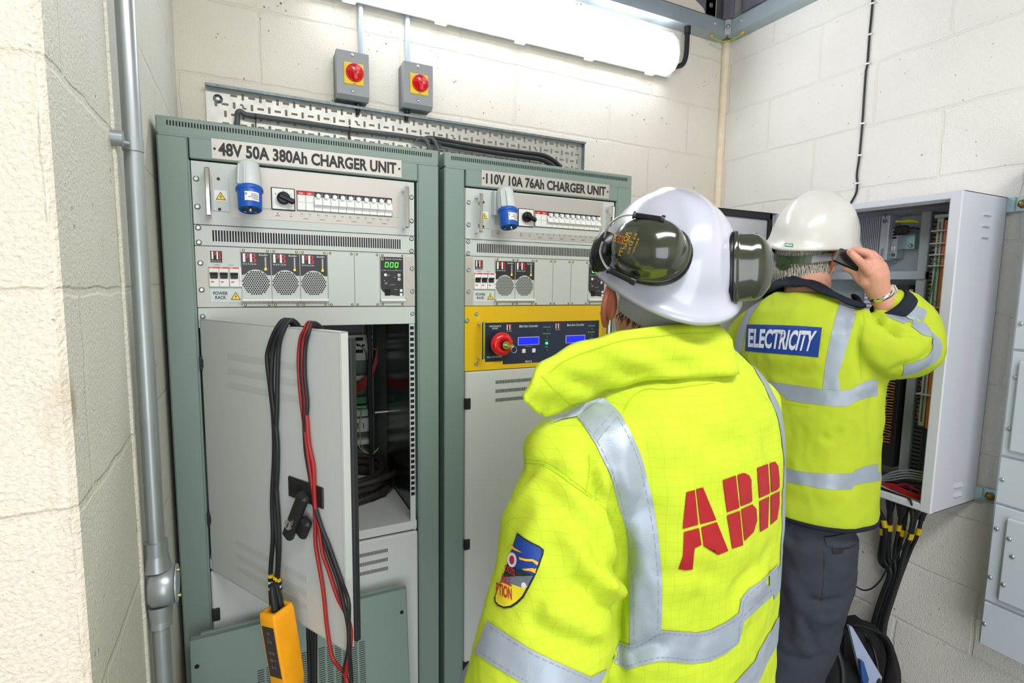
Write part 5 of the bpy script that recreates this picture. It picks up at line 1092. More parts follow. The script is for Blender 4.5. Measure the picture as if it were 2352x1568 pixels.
# jacket 1
jk = MB(); eloft(jk, [(P1(a0, f0, z), A1v, F1v, hw, hd) for z, hw, hd, a0, f0 in ((-.345, .085, .075, 0, .01), (-.375, .125, .095, 0, .005), (-.42, .195, .118, 0, 0), (-.47, .232, .138, .002, 0), (-.54, .243, .150, .004, 0), (-.64, .240, .156, .004, 0), (-.76, .234, .158, .004, .0), (-.88, .233, .160, .002, .0), (-1.0, .236, .166, 0, 0), (-1.12, .24, .17, 0, 0))], 40, 2.35)
ball(jk, D(1286, 1052, .80), .060, .060, .060); ball(jk, D(1720, 926, 1.02), .056, .056, .050)
limb(jk, [P1(-.175, .0, -.495), D(1308, 1150, .80), D(1268, 1330, .775), EL1L, D(1175, 1640, .84), WR1L+(WR1L-EL1L)*.0], [.084, .086, .090, .096, .088, .066], 28)
limb(jk, [P1(.185, .0, -.49), P1(.235, .01, -.60), EL1R, P1(.24, .18, -.85), WR1R], [.086, .084, .086, .076, .06], 28)
J1 = evaluated(jk, .0062, 10, .5)
s1 = Surf(J1, .85); h1 = lambda *pts: [s1.hit(px, py)[0] for px, py in pts]
folds(J1, [
 (h1((1420, 1560), (1412, 1440), (1428, 1340), (1440, 1290), (1425, 1180), (1400, 1080)), -.022, .013),      # arm against the body
 (h1((1360, 1330), (1400, 1355), (1440, 1362)), .014, .018), (h1((1300, 1320), (1370, 1370), (1420, 1400)), -.009, .012), (h1((1350, 1260), (1400, 1300), (1430, 1320)), -.006, .012),
 (h1((1190, 1115), (1230, 1075), (1290, 1085), (1350, 1130), (1420, 1190)), -.004, .008), (h1((1372, 1075), (1400, 1120), (1430, 1200)), .008, .014), (h1((1350, 1040), (1360, 1110), (1400, 1180)), -.006, .010),
 (h1((1260, 1140), (1215, 1250), (1235, 1330)), .006, .020), (h1((1230, 1100), (1320, 1200), (1390, 1270)), -.005, .014), (h1((1290, 1190), (1350, 1290), (1400, 1330)), .007, .016),
 (h1((1240, 1380), (1310, 1420), (1400, 1440)), .007, .018), (h1((1200, 1420), (1290, 1470), (1390, 1490)), -.006, .014), (h1((1340, 1440), (1380, 1480), (1400, 1530)), .006, .016),
 (h1((1440, 1520), (1480, 1490), (1540, 1470)), -.006, .014), (h1((1535, 1080), (1560, 1200), (1545, 1400)), .004, .03), (h1((1695, 1410), (1700, 1340), (1740, 1300), (1785, 1250)), -.004, .018), (h1((1710, 1450), (1718, 1370), (1760, 1320)), .004, .018),
 (h1((1600, 1350), (1610, 1440), (1600, 1540)), -.004, .018), (h1((1560, 960), (1640, 1010), (1720, 1020)), -.0035, .02), (h1((1500, 1000), (1600, 1060), (1700, 1090)), .003, .025), (h1((1420, 1010), (1450, 1130), (1460, 1300)), .004, .02),
 (h1((1500, 1330), (1580, 1310), (1660, 1330)), -.003, .016), (h1((1690, 880), (1740, 960), (1770, 1060)), -.003, .02)], 1.5)
wrinkle(J1, .0050, 8, (1, 1, .8), 3); wrinkle(J1, .0022, 22, (1, 1, 1), 9)
s1 = Surf(J1, .85)
jo = finish(J1.copy(), 'jacket', 'hivis', man1)
cr = lambda pts, ox=1060, oy=740, k=1.8934: [(ox+x/k, oy+y/k) for x, y in pts]
def decals(srf, name, polys, m, parent, off=.0018, step=7):
    mb = MB(); srf.decal(mb, polys, off, step); return mb.build(name, m, parent)
decals(s1, 'shoulder_strip', [cr([(505, 412), (560, 372), (618, 328), (668, 374), (692, 402), (583, 528), (545, 470)]), cr([(583, 528), (692, 402), (735, 480), (775, 570), (805, 670), (720, 900), (690, 810), (660, 700), (620, 610)]),
 cr([(720, 900), (805, 670), (835, 790), (855, 920), (868, 1050), (872, 1200), (868, 1335), (800, 1370), (733, 1398), (733, 1250), (728, 1100)]), cr([(380, 446), (430, 418), (540, 352), (615, 329), (505, 411), (440, 424)])], 'reflective', jo)
decals(s1, 'waist_strip', [cr([(685, 1388), (735, 1398), (800, 1370), (868, 1335), (930, 1472), (860, 1470), (780, 1490), (720, 1508), (652, 1470)]), cr([(868, 1335), (940, 1340), (1020, 1347), (1080, 1335), (1150, 1300), (1203, 1262), (1205, 1390), (1150, 1435), (1080, 1470), (1000, 1482), (930, 1472)]),
 cr([(1203, 1262), (1214, 1200), (1245, 1160), (1300, 1125), (1372, 1050), (1366, 1170), (1300, 1230), (1225, 1300), (1205, 1390)])], 'reflective', jo)
mb = MB(); s1.ribbon(mb, [P1(.10, .06, -.40), P1(.105, -.04, -.385), P1(.118, -.10, -.42), P1(.138, -.15, -.54), P1(.150, -.17, -.65), P1(.152, -.17, -.76)], .052); mb.build('shoulder_strip', 'reflective', jo)
zr = s1.hit(1748, 1478)[0].z; mb = MB()
def hemz(a): d = abs(((math.degrees(a)+150+180) % 360)-180); return zr-.02-.08*max(0, 1-d/95)
s1.ring(mb, P1(0, 0, 0), hemz, math.radians(-180), math.radians(180), .05, n=110, off=.002); mb.build('hem_strip', 'reflective', jo)
decals(s1, 'sleeve_strip', [cr([(115, 1298), (200, 1355), (300, 1420), (280, 1575), (230, 1545), (140, 1490), (58, 1435), (85, 1370)]), cr([(300, 1420), (400, 1470), (480, 1505), (560, 1540), (632, 1505), (590, 1590), (420, 1610), (280, 1575)])], 'reflective', jo)
mb = MB(); s1.ring(mb, P1(0, 0, 0), lambda a: -.765, math.radians(-48), math.radians(140), .05); mb.build('waist_strip', 'reflective', jo)
mb = MB()
for pts in ([(520, 425), (590, 520), (640, 620), (680, 720), (712, 850), (735, 980), (748, 1120), (752, 1250), (750, 1385)], [(672, 405), (720, 490), (758, 580), (788, 680), (815, 800), (836, 930), (850, 1060), (855, 1200), (852, 1330)], [(580, 530), (690, 400)], [(565, 500), (672, 378)], [(690, 1400), (740, 1412), (800, 1385), (868, 1350), (940, 1354), (1020, 1360), (1080, 1350), (1150, 1315), (1215, 1270), (1228, 1208), (1300, 1140), (1360, 1080)],
 [(665, 1458), (720, 1492), (780, 1475), (860, 1455), (930, 1456), (1000, 1466), (1080, 1455), (1150, 1420), (1198, 1380), (1215, 1290), (1300, 1200), (1355, 1155)], [(120, 1318), (200, 1372), (300, 1436), (400, 1485), (480, 1520), (560, 1555)], [(75, 1428), (140, 1472), (230, 1528), (290, 1560)], [(1300, 310), (1345, 360), (1375, 420), (1392, 500), (1400, 570)]):
    s1.line(mb, cr(pts), .0010, .0022, 0, 3)
mb.build('stitching', 'stitch', jo)
mb = MB()
for pts in ([(270, 615), (350, 620), (420, 660), (500, 720), (600, 790), (660, 850)], [(272, 600), (355, 605), (430, 645), (505, 705), (600, 775)], [(555, 575), (558, 640), (540, 740)], [(700, 400), (740, 330), (800, 292), (900, 290), (1100, 262)], [(640, 300), (700, 262), (800, 258)]): s1.line(mb, cr(pts), .0012, .0012, 0)
mb.build('seam', 'stitch_y', jo)
ABB_ = [[(976, 737), (1012, 728), (1027, 878), (961, 896)], [(1018, 724), (1048, 716), (1106, 858), (1036, 876)], [(966, 910), (1030, 893), (1042, 966), (1012, 980), (1008, 1012), (1003, 1072), (970, 1076), (942, 1070), (962, 1015)], [(1040, 890), (1108, 867), (1158, 992), (1113, 1010), (1092, 958), (1052, 972)],
 [(1134, 685), (1190, 665), (1206, 805), (1152, 825)], [(1198, 662), (1225, 654), (1248, 664), (1258, 685), (1258, 715), (1250, 745), (1235, 765), (1262, 775), (1255, 782), (1212, 798)], [(1152, 838), (1208, 818), (1222, 968), (1175, 983)], [(1214, 812), (1262, 790), (1280, 810), (1283, 860), (1268, 910), (1228, 950)],
 [(1283, 632), (1330, 615), (1338, 742), (1292, 764)], [(1338, 611), (1362, 605), (1375, 625), (1380, 680), (1362, 705), (1380, 715), (1372, 726), (1345, 738)], [(1293, 776), (1335, 757), (1330, 890), (1296, 910)], [(1342, 752), (1380, 733), (1380, 790), (1370, 855), (1342, 880)]]
for i, nm in enumerate(('letter', 'letter', 'letter')): decals(s1, nm, [cr(p) for p in ABB_[i*4:i*4+4]], 'print_red', jo, .0014, 8)
# sleeve patch
mat('patch_yellow', 'E3D21C', .7); mat('patch_edge', '1C2A26', .8); mat('patch_grey', '6A7380', .7); mat('patch_orange', 'F5B21E', .7); mat('patch_red', 'B51733', .7)
pc = lambda pts: [(1120+x/7.127, 1200+y/7.127) for x, y in pts]
OUT = [(494, 165), (600, 245), (720, 318), (850, 380), (925, 440), (915, 520), (850, 700), (780, 860), (700, 1040), (600, 1225), (500, 1325), (400, 1388), (280, 1405), (180, 1365), (125, 1300), (118, 1230), (150, 1150), (250, 900), (330, 680), (420, 400)]
mb = MB(); s1.decal(mb, [pc(OUT)], .0014, 5, 0)
inn = [(498, 200), (600, 275), (720, 345), (850, 408), (888, 450), (885, 510), (820, 690), (750, 850), (670, 1030), (575, 1205), (480, 1295), (390, 1355), (285, 1375), (195, 1340), (150, 1285), (150, 1200), (260, 900), (340, 680), (430, 400)]
blue = [p for p in inn if p[1] < 860]; mid_ = [(750, 850), (670, 1030), (575, 1100), (430, 1010), (230, 980), (262, 890)]; yel = [(670, 1030), (575, 1205), (480, 1295), (390, 1355), (285, 1375), (195, 1340), (150, 1285), (150, 1200), (225, 985), (430, 1010), (560, 1060)]
s1.decal(mb, [pc(blue)], .0018, 5, 1); s1.decal(mb, [pc(mid_)], .0019, 5, 3); s1.decal(mb, [pc(yel)], .0020, 5, 2)
s1.decal(mb, [pc([(420, 365), (460, 410), (585, 495), (480, 460), (410, 425)]), pc([(530, 560), (640, 595), (740, 600), (835, 655), (815, 695), (740, 640), (640, 632), (540, 600)]), pc([(590, 745), (690, 745), (800, 740), (780, 815), (700, 775), (600, 770)])], .0022, 5, 4)
s1.decal(mb, [pc([(345+80+78*math.cos(a/12*6.283)-5, 610+125*math.sin(a/12*6.283)) for a in range(12)])], .0022, 5, 5)
s1.decal(mb, [pc([(420+42*math.cos(a/10*6.283), 610+75*math.sin(a/10*6.283)) for a in range(10)])], .0025, 5, 6)
s1.decal(mb, [pc([(605+40*math.cos(a/10*6.283), 1020+55*math.sin(a/10*6.283)) for a in range(10)])], .0022, 5, 5)
def ptext(txt, x, y, w, h, sl, mi, off, sh=0):
    vs, fs = glyphs(txt, .03, 0); xs = [v[0] for v in vs]; ys = [v[1] for v in vs]; a, b_, c_, d_ = min(xs), max(xs), min(ys), max(ys); P = []
    for u_, v_ in vs: uu = (u_-a)/(b_-a); vv = (v_-c_)/(d_-c_); P.append((x+uu*w-vv*sh, y+uu*w*sl-vv*h))
    s1.flat(mb, [(1120+p[0]/7.127, 1200+p[1]/7.127) for p in P], fs, off, 5, mi)
ptext('OOTS', 305, 790, 165, 110, .55, 6, .0027); ptext('ALL', 240, 960, 175, 140, .5, 6, .0027); ptext('PTION', 165, 1170, 250, 200, .42, 6, .0027)
mb.build('sleeve_patch', ['patch_edge', 'print_blue', 'patch_yellow', 'patch_grey', 'patch_orange', 'print_white', 'patch_red'], jo)
# collar: a stiff double collar, its near front corner folded outwards
def collar(name, bot, top, m, parent, th=.006, bulge=.006, nu=10, nv=7, crease=None):
    B_ = spline(bot, nu); T_ = spline(top, nu); n = len(B_); cen = sum(B_, Vector())/n; V1 = []; V2 = []
    for i in range(n):
        for j in range(nv+1):
            t = j/nv; p = B_[i].lerp(T_[i], t); tan = (B_[min(i+1, n-1)]-B_[max(i-1, 0)]).normalized(); nr = tan.cross(T_[i]-B_[i]).normalized()
            if nr.dot(CAM-p) < 0 and False: nr = -nr
            bul = bulge*math.sin(math.pi*t)+.0025*math.sin(i*.5+t*5)
            if crease: bul -= .006*math.exp(-((t-crease-.12*math.sin(i*.12))/.07)**2)
            V1.append(p+nr*bul); V2.append(p+nr*(bul-th))
    w = nv+1; mb = MB(); F_ = [(i*w+j, (i+1)*w+j, (i+1)*w+j+1, i*w+j+1) for i in range(n-1) for j in range(nv)]; o_ = n*w
    E_ = [(i*w, i*w+o_, (i+1)*w+o_, (i+1)*w) for i in range(n-1)]+[(i*w+nv, (i+1)*w+nv, (i+1)*w+nv+o_, i*w+nv+o_) for i in range(n-1)]+[(j, j+1, j+1+o_, j+o_) for j in range(nv)]+[((n-1)*w+j, (n-1)*w+j+o_, (n-1)*w+j+1+o_, (n-1)*w+j+1) for j in range(nv)]
    mb.add(V1+V2, F_+[tuple(o_+k for k in f)[::-1] for f in F_]+E_, True)
    return mb
def onj(px, py, e=.009): p, n = s1.hit(px, py); return p+n*e
seam = [onj(1262, 972, .012), onj(1330, 948, .012), onj(1385, 916), onj(1450, 893), onj(1540, 880), onj(1620, 872), onj(1692, 856, .006), P1(.105, .07, -.385), P1(.05, .12, -.42), P1(-.02, .13, -.43)]
topl = [D(1206, 925, .70), D(1238, 856, .705), D(1290, 814, .735), D(1370, 782, .765), D(1450, 758, .79), D(1560, 744, .815), D(1654, 744, .885), P1(.115, .05, -.30), P1(.06, .12, -.32), P1(-.02, .14, -.34)]
cb = collar('collar', seam, topl, 'hivis', man1, .009, .007, 10, 8, .35); co_ = cb.build('collar', 'hivis', jo)
mb = MB()
cs = Surf(co_.data, .8); cs.b = BVHTree.FromPolygons([tuple(v) for v in cb.v], cb.f)
cs.line(mb, [(1243, 862), (1270, 890), (1310, 930), (1335, 942)], .0011, .0012); cs.line(mb, [(1260, 856), (1300, 826), (1380, 796), (1450, 778), (1560, 768), (1640, 765)], .0011, .0012); mb.build('seam', 'stitch_y', jo)
# helmet, harness and ear defenders
hh1, HT1 = helmet(man1, HC1, hf, hu, 'helmet_white', .142, .110, .137, .05)
HI = lambda p: HT1 @ Vector(p)
st = MB()
for z0, z1, rr_ in ((-.040, -.008, .9),):
    for k in range(28):
        a0 = math.radians(210+k*3.2); a1 = math.radians(210+(k+1)*3.2); dz = lambda a: -.018*max(0, -math.sin(a))**2
        q = [HI((.100*math.cos(a), .118*math.sin(a), z+dz(a)-.006)) for a, z in ((a0, z0), (a1, z0), (a1, z1), (a0, z1))]; st.add(q, [(0, 1, 2, 3)], True); 
st.build('nape_strap', 'strap_clear', hh1)
def muff(base, out, longax, label=None, sc=1.0, txt=False, arms=True):
    base = Vector(base); O = Vector(out).normalized(); L_ = Vector(longax); L_ = (L_-O*L_.dot(O)).normalized(); W = O.cross(L_); T = frame(base, L_, W, O)
    a, b_ = .050*sc, .040*sc; n = 36
    def ring_(fa, h, p=2.3): return [(a*fa*math.copysign(abs(math.cos(t))**(2/p), math.cos(t)), b_*fa*math.copysign(abs(math.sin(t))**(2/p), math.sin(t)), h) for t in [2*math.pi*k/n for k in range(n)]]
    def shell(rows, m, name, par):
        mb = MB(T); vs = [p for r_ in rows for p in r_]; mb.add(vs, [(i*n+k, i*n+(k+1) % n, (i+1)*n+(k+1) % n, (i+1)*n+k) for i in range(len(rows)-1) for k in range(n)]+[tuple(range(n))[::-1], tuple(range((len(rows)-1)*n, len(rows)*n))], True); return mb.build(name, m, par)
    md = shell([ring_(.93, -.004), ring_(1.04, .0), ring_(1.06, .006), ring_(1.0, .010), ring_(1.04, .013), ring_(.97, .016)], 'muff_black', 'ear_defender', hh1)
    mb = MB(T); rows = [ring_(1.04, .015), ring_(1.05, .019), ring_(.99, .021), ring_(.955, .024), ring_(.94, .040), ring_(.90, .048), ring_(.78, .057), ring_(.55, .065), ring_(.3, .069), ring_(.1, .070)]
    vs = [p for r_ in rows for p in r_]; mb.add(vs, [(i*n+k, i*n+(k+1) % n, (i+1)*n+(k+1) % n, (i+1)*n+k) for i in range(len(rows)-1) for k in range(n)]+[tuple(range((len(rows)-1)*n, len(rows)*n))], True)
    cup = mb.build('cup', 'olive', hh1)
    return T, cup
n_l = (-_f*.86-_r*.42+_u*.28); lb_ = s_hit = D(1497, 596, .80)
nl = n_l.normalized(); LA = (_r*.93-_u*.34)
HB = BVHTree.FromPolygons([tuple(v.co+ORG[hh1.name]) for v in hh1.data.vertices], [tuple(p.vertices) for p in hh1.data.polygons])
q = HB.ray_cast(CAM, ray(1500, 592).normalized()); lb_ = q[0]+nl*.004 if q[0] else lb_
TL, cupL = muff(lb_, nl, LA, sc=1.10)
mbt = MB(TL); 
mbt.build('x', 'yellow', None) if False else None
def on_cup(px, py, off=.0009):
    O = TL.inverted() @ CAM; Dv = (TL.inverted().to_3x3() @ ray(px, py)).normalized(); t = None
    best = CB.ray_cast(CAM, ray(px, py).normalized()); return best[0]+best[1]*off if best[0] else None
CB = BVHTree.FromPolygons([tuple(v.co+ORG[cupL.name]) for v in cupL.data.vertices], [tuple(p.vertices) for p in cupL.data.polygons])
def cup_text(mb, txt, o, ux, uz, w, h, bold, mi):     # picture-space frame: o lower-left, ux along the text, uz up
    vs, fs = glyphs(txt, bold, 0); xs = [v[0] for v in vs]; ys = [v[1] for v in vs]; a, b_, c_, d_ = min(xs), max(xs), min(ys), max(ys); V = []
    for x, y in vs:
        u_ = (x-a)/(b_-a)*w; v_ = (y-c_)/(d_-c_)*h; p = on_cup(o[0]+ux[0]*u_+uz[0]*v_, o[1]+ux[1]*u_+uz[1]*v_)
        if p is None: return
        V.append(p)
    mb.add(V, [f[::-1] for f in fs], True, mi)
mat('print_gold', 'C4981C', .5); mat('print_orange', 'B04A1C', .5)
mb = MB(); ux = (.36, -.93); uz = (-.93, -.36)
cup_text(mb, '3M', (1415, 557), (.25, -.97), (-.97, -.25), 17, 8, .02, 0); cup_text(mb, 'PELTOR', (1427, 588), ux, uz, 58, 8, .01, 0)
cup_text(mb, 'OPTIME II', (1438, 573), ux, uz, 40, 4.5, .01, 0); cup_text(mb, 'CE', (1452, 565), ux, uz, 11, 9, .01, 0); cup_text(mb, 'EN 352', (1459, 551), ux, uz, 15, 5, .01, 0); cup_text(mb, '03-70', (1445, 583), ux, uz, 15, 4, .01, 0); cup_text(mb, 'TUV P S.N.R 38', (1456, 582), ux, uz, 36, 4, .01, 0)
P4 = [on_cup(*p) for p in ((1417, 557), (1422, 539), (1435, 543), (1430, 560))]
if all(P4): mb.add(P4, [(3, 2, 1, 0)], mi=1)
P5 = [[on_cup(x, y, .0016) for x, y in q_] for q_ in (((1421, 544), (1433, 547), (1432, 549), (1420.5, 546)), ((1419, 551), (1431, 554), (1430.5, 556), (1418.5, 553)), ((1424, 547), (1427, 548), (1425.5, 553), (1422.5, 552)))]
for q_ in P5:
    if all(q_): mb.add(q_, [(3, 2, 1, 0)], mi=2)
mb.build('print', ['print_gold', 'print_orange', 'olive'], hh1)
TR, cupR = muff(D(1664, 616, .838), (_r*.90-_f*.43-_u*.02), (_u*.985-_r*.10-_f*.1), sc=1.10)
# mounts and wire arms
mb = MB(); K = D
mb.tube(spline([K(1375, 612, .86), K(1385, 575, .84), K(1402, 540, .84)], 6), [.014, .016, .018, .018, .019, .019, .019, .019, .019, .018, .017, .016, .014], 12)
mb.tube([K(1366, 622, .85), K(1372, 600, .845), K(1388, 575, .83)], [.006, .011, .014], 8)
for k in range(3): mb.tube([K(1360+k*7, 590+k*6, .848), K(1367+k*4, 612+k*2, .848), K(1367+k*2, 624, .85)], [.0045, .004, .003], 6)
mb.build('helmet_mount', 'muff_black', hh1)
mb = MB().mark()
mb.tube(spline([K(1388, 545, .80), K(1398, 518, .785), K(1425, 497, .77), K(1455, 493, .755)], 6), .0016, 7); mb.mark(); mb.tube(spline([K(1384, 556, .80), K(1379, 580, .79), K(1388, 605, .78), K(1400, 620, .765)], 6), .0020, 7)
mb.mark(); mb.tube(spline([K(1732, 556, .87), K(1731, 552, .87), K(1738, 559, .87)], 4), .0018, 6); mb.build('wire_arms', 'chrome', hh1)
mb = MB(); mb.mark(); mb.tube([K(1456, 494, .752), K(1522, 505, .735)], [.0042, .0048], 10); mb.cyl(K(1454, 493.5, .752), K(1458, 494.4, .752), .0055); mb.cyl(K(1518, 504, .736), K(1526, 506, .735), .0065); mb.tube([K(1510, 504, .738), K(1514, 514, .745)], .005, 8)
mb.mark(); mb.tube([K(1400, 620, .762), K(1456, 646, .748)], [.0045, .005], 10); mb.cyl(K(1396, 618, .763), K(1401, 621, .763), .0055); mb.cyl(K(1449, 643, .75), K(1460, 648, .748), .0058); mb.tube([K(1450, 634, .76), K(1464, 634, .765)], .006, 8)
mb.mark(); mb.tube([K(1700, 552, .86), K(1731, 542, .865)], [.0052, .0048], 10); mb.cyl(K(1690, 548, .86), K(1704, 554, .86), .009, n=10); mb.cyl(K(1730, 540, .865), K(1735, 543, .866), .0058); mb.tube([K(1684, 688, .86), K(1700, 690, .86)], .0065, 8)
mb.build('arm_clips', 'muff_black', hh1)
# ================================================================ person 2, at the enclosure
C2 = Vector((1.69, -.275, 0)); Y2 = math.radians(96); A2v = Vector((math.cos(Y2), -math.sin(Y2), 0)); F2v = Vector((math.sin(Y2), math.cos(Y2), 0))
def P2(a, f, z): return C2+A2v*a+F2v*f+UP*z
man2 = thing('person', (C2.x, C2.y, -Z0), 'farther man in worn yellow jacket marked ELECTRICITY, phoning beside the open wall enclosure', 'person')
HC2 = D(1866, 545, 1.655); gf = Vector((math.sin(math.radians(88)), math.cos(math.radians(88)), .03)).normalized(); gu = UP+A2v*.16
bd = MB(); hq2, hax2 = head(bd, HC2-UP*.050-gf*.004, gf, gu)
limb(bd, [P2(0, -.0, -.34), P2(0, .0, -.26), HC2-UP*.11-gf*.012], [.070, .064, .062])
eloft(bd, [(P2(0, 0, z), A2v, F2v, hw, hd) for z, hw, hd in ((-.31, .10, .07), (-.37, .17, .09), (-.46, .185, .105), (-.65, .17, .105), (-.85, .16, .10), (-.95, .17, .11), (-1.02, .15, .10))])
for s_ in (-1, 1):
    limb(bd, [P2(s_*.095, -.02, -.95), P2(s_*.098, -.07, -1.38), P2(s_*.11, -.11, -Z0+.09)], [.085, .062, .045]); limb(bd, [P2(s_*.11, -.11, -Z0+.06), P2(s_*.112, .03, -Z0+.045)], [.042, .035])
SH2R, EL2R = P2(.185, .0, -.375), D(2097, 798, 1.475); WR2 = D(2020, 672, 1.455)
SH2L, EL2L, WR2L = P2(-.20, .0, -.40), P2(-.235, .04, -.66), P2(-.16, .20, -.80)
limb(bd, [SH2R, EL2R, D(2058, 726, 1.46), WR2], [.050, .042, .036, .028])
limb(bd, [SH2L, EL2L, WR2L], [.050, .040, .028])
# right hand round the phone
h = lambda px, py, z=1.44: D(px, py, z)
limb(bd, [h(2020, 674, 1.455), h(2013, 655, 1.45), h(2008, 632, 1.445), h(2003, 612, 1.442)], [.029, .032, .036, .034], 16)
limb(bd, [h(2019, 668, 1.452), h(2022, 640, 1.448), h(2021, 612, 1.445)], [.022, .023, .019], 14); limb(bd, [h(1992, 650, 1.450), h(1988, 628, 1.447), h(1990, 605, 1.44)], [.022, .022, .020], 14)
limb(bd, [h(1996, 626, 1.425), h(1980, 606, 1.415), h(1966, 592, 1.410), h(1951, 577, 1.418)], [.0125, .0115, .0105, .0092], 14)          # index
limb(bd, [h(2004, 600, 1.432), h(1995, 583, 1.428), h(1975, 576, 1.432), h(1958, 574, 1.445)], [.0125, .0115, .0105, .009], 14)           # middle
limb(bd, [h(2014, 600, 1.445), h(2004, 584, 1.455), h(1984, 582, 1.465), h(1968, 586, 1.47)], [.0120, .011, .010, .0088], 14)             # ring
limb(bd, [h(2024, 608, 1.452), h(2014, 592, 1.475), h(1996, 592, 1.49), h(1980, 597, 1.492)], [.0110, .010, .009, .008], 14)             # little
limb(bd, [h(1992, 652, 1.452), h(1975, 640, 1.458), h(1960, 622, 1.462), h(1940, 614, 1.468)], [.0165, .0135, .0120, .0100], 14)           # thumb
# left hand, low in front
d_ = (WR2L-EL2L).normalized(); sd_ = d_.cross(UP).normalized(); palm = WR2L+d_*.05; limb(bd, [WR2L, palm, palm+d_*.03], [.027, .033, .034])
for k in range(4): o_ = sd_*(.026-.0175*k); limb(bd, [palm+d_*.035+o_, palm+d_*.06+o_, palm+d_*(.078-.004*abs(k-1))+o_-UP*.014], [.0095, .0088, .0075], 10, 4)
limb(bd, [palm-d_*.02+sd_*.028, palm+d_*.01+sd_*.05, palm+d_*.035+sd_*.055], [.012, .0105, .0085], 10, 4)
bm2 = evaluated(bd, .0030, 3); finish(bm2, 'body', 'skin', man2)
nl_ = MB(); q = (h(1951, 577, 1.418)-h(1966, 592, 1.410)).normalized(); ball(nl_, h(1952, 577, 1.4098), .0050, .0050, .0018, (_r, q.cross(-_f), -_f), 12); nl_.build('fingernail', 'skin_red', man2)
e_ = MB(); ear(e_, lambda x, y, z: hq2(x*1.03, y-.002, z-.004), 1, 1.1); e_.build('ear', 'ear_skin', man2); e_ = MB(); ear(e_, hq2, -1, 1.1); e_.build('ear', 'ear_skin', man2)
# grey hair falling from the helmet to the nape
hr = MB(); rng = random.Random(5)
for k in range(1500):
    a = rng.uniform(-3.35, .22); ca, sa = math.cos(a), math.sin(a); z0 = rng.uniform(-.052, .035)
    if sa > -.15 and z0 < -.02: continue
    rx, ry = .0765, .097; k0 = 1-max(0, -.0-z0)*1.3
    p0 = hq2(rx*ca*k0, -.012+ry*sa*k0, z0); out = (hq2(ca, -.012+sa, z0)-hq2(0, -.012, z0)).normalized(); sdv = hax2[2].cross(out)
    w_ = rng.uniform(-.3, .3); L_ = rng.uniform(.018, .036); lift = rng.uniform(.003, .010)
    pts = [p0-out*.003, p0+out*lift-UP*L_*.35+sdv*w_*L_*.3, p0+out*(lift*.9)-UP*L_*.75+sdv*w_*L_*.7, p0+out*(lift*.3)-UP*L_*1.1+sdv*w_*L_]
    hr.tube(pts, [.0014, .0013, .0010, .0003], 4, rng.choice([0, 0, 1]))
mat('hair_light', 'CBC6BC', .5); cap_ = MB(); eloft(cap_, [(hq2(0, -.0165, z), hax2[0], hax2[1], .0775*k_, .0975*k_) for z, k_ in ((-.050, .84), (-.035, .93), (-.01, .985), (.02, 1.0), (.05, .98))]); 
hr.v += []; o_ = len(hr.v); hr.v += cap_.v; hr.f += [tuple(i+o_ for i in f) for f in cap_.f]; hr.s += cap_.s; hr.m += [0]*len(cap_.f)
for i in range(o_, len(hr.v)):      # keep the cap to the back of the head
    p = Vector(hr.v[i])-hq2(0, -.0165, 0); fwd_ = p.dot(hax2[1])
    if fwd_ > .010: p -= hax2[1]*(fwd_-.010); hr.v[i] = tuple(hq2(0, -.0165, 0)+p*.97)
hr.build('hair', ['hair_grey', 'hair_light'], man2)
# trousers, boots
tr = MB(); eloft(tr, [(P2(0, -.03, z), A2v, F2v, hw, hd) for z, hw, hd in ((-.84, .18, .125), (-.92, .20, .13), (-1.00, .205, .130), (-1.04, .19, .12))])
for s_, zz in ((-1, 0), (1, 0)): limb(tr, [P2(s_*.10, -.025, -.98), P2(s_*.105, -.03, -1.12), P2(s_*.10, -.050, -1.30), P2(s_*.102, -.110, -1.52), P2(s_*.11, -.125, -Z0+.12)], [.118, .116, .104, .090, .086])
T2 = evaluated(tr, .008, 6); s2t = Surf(T2, 1.6); ht = lambda *pts: [s2t.hit(px, py)[0] for px, py in pts]
folds(T2, [(ht((1850, 1370), (1900, 1385), (1945, 1370)), -.010, .010), (ht((1800, 1230), (1850, 1250), (1900, 1235)), -.006, .012), (ht((1835, 1400), (1860, 1450), (1880, 1500)), -.007, .012), (ht((1800, 1290), (1830, 1380), (1840, 1480)), .006, .02), (ht((1790, 1500), (1850, 1515), (1900, 1500)), -.007, .012), (ht((1860, 1410), (1900, 1430), (1930, 1410)), .006, .012)])
wrinkle(T2, .010, 7, (1, 1, .9), 21); wrinkle(T2, .003, 20, (1, 1, 1), 25); s2t = Surf(T2, 1.6); tro = finish(T2.copy(), 'trousers', 'trouser', man2)
mb = MB(); s2t.decal(mb, [[(1893, 1232), (1920, 1228), (1950, 1222), (1963, 1232), (1966, 1246), (1950, 1256), (1915, 1258), (1898, 1250)]], .004, 8); mb.build('pocket_flap', 'trouser', tro)
mb = MB(); s2t.decal(mb, [[(1911, 1259), (1935, 1257), (1935, 1269), (1911, 1271)]], .003, 6); mb.build('label_patch', 'black', tro)
mb = MB(); s2t.line(mb, [(1893, 1250), (1892, 1320), (1886, 1380)], .0015, .001); s2t.line(mb, [(1893, 1232), (1920, 1228), (1950, 1222)], .0015, .0045); s2t.line(mb, [(1896, 1250), (1915, 1259), (1950, 1257), (1966, 1247)], .002, .0045); mb.build('seam', 'black', tro)
for s_ in (-1, 1): bt = MB(); limb(bt, [P2(s_*.11, -.125, -Z0+.16), P2(s_*.11, -.12, -Z0+.065), P2(s_*.113, .05, -Z0+.05)], [.055, .052, .046]); finish(evaluated(bt, .008, 3), 'boot', 'black', man2)
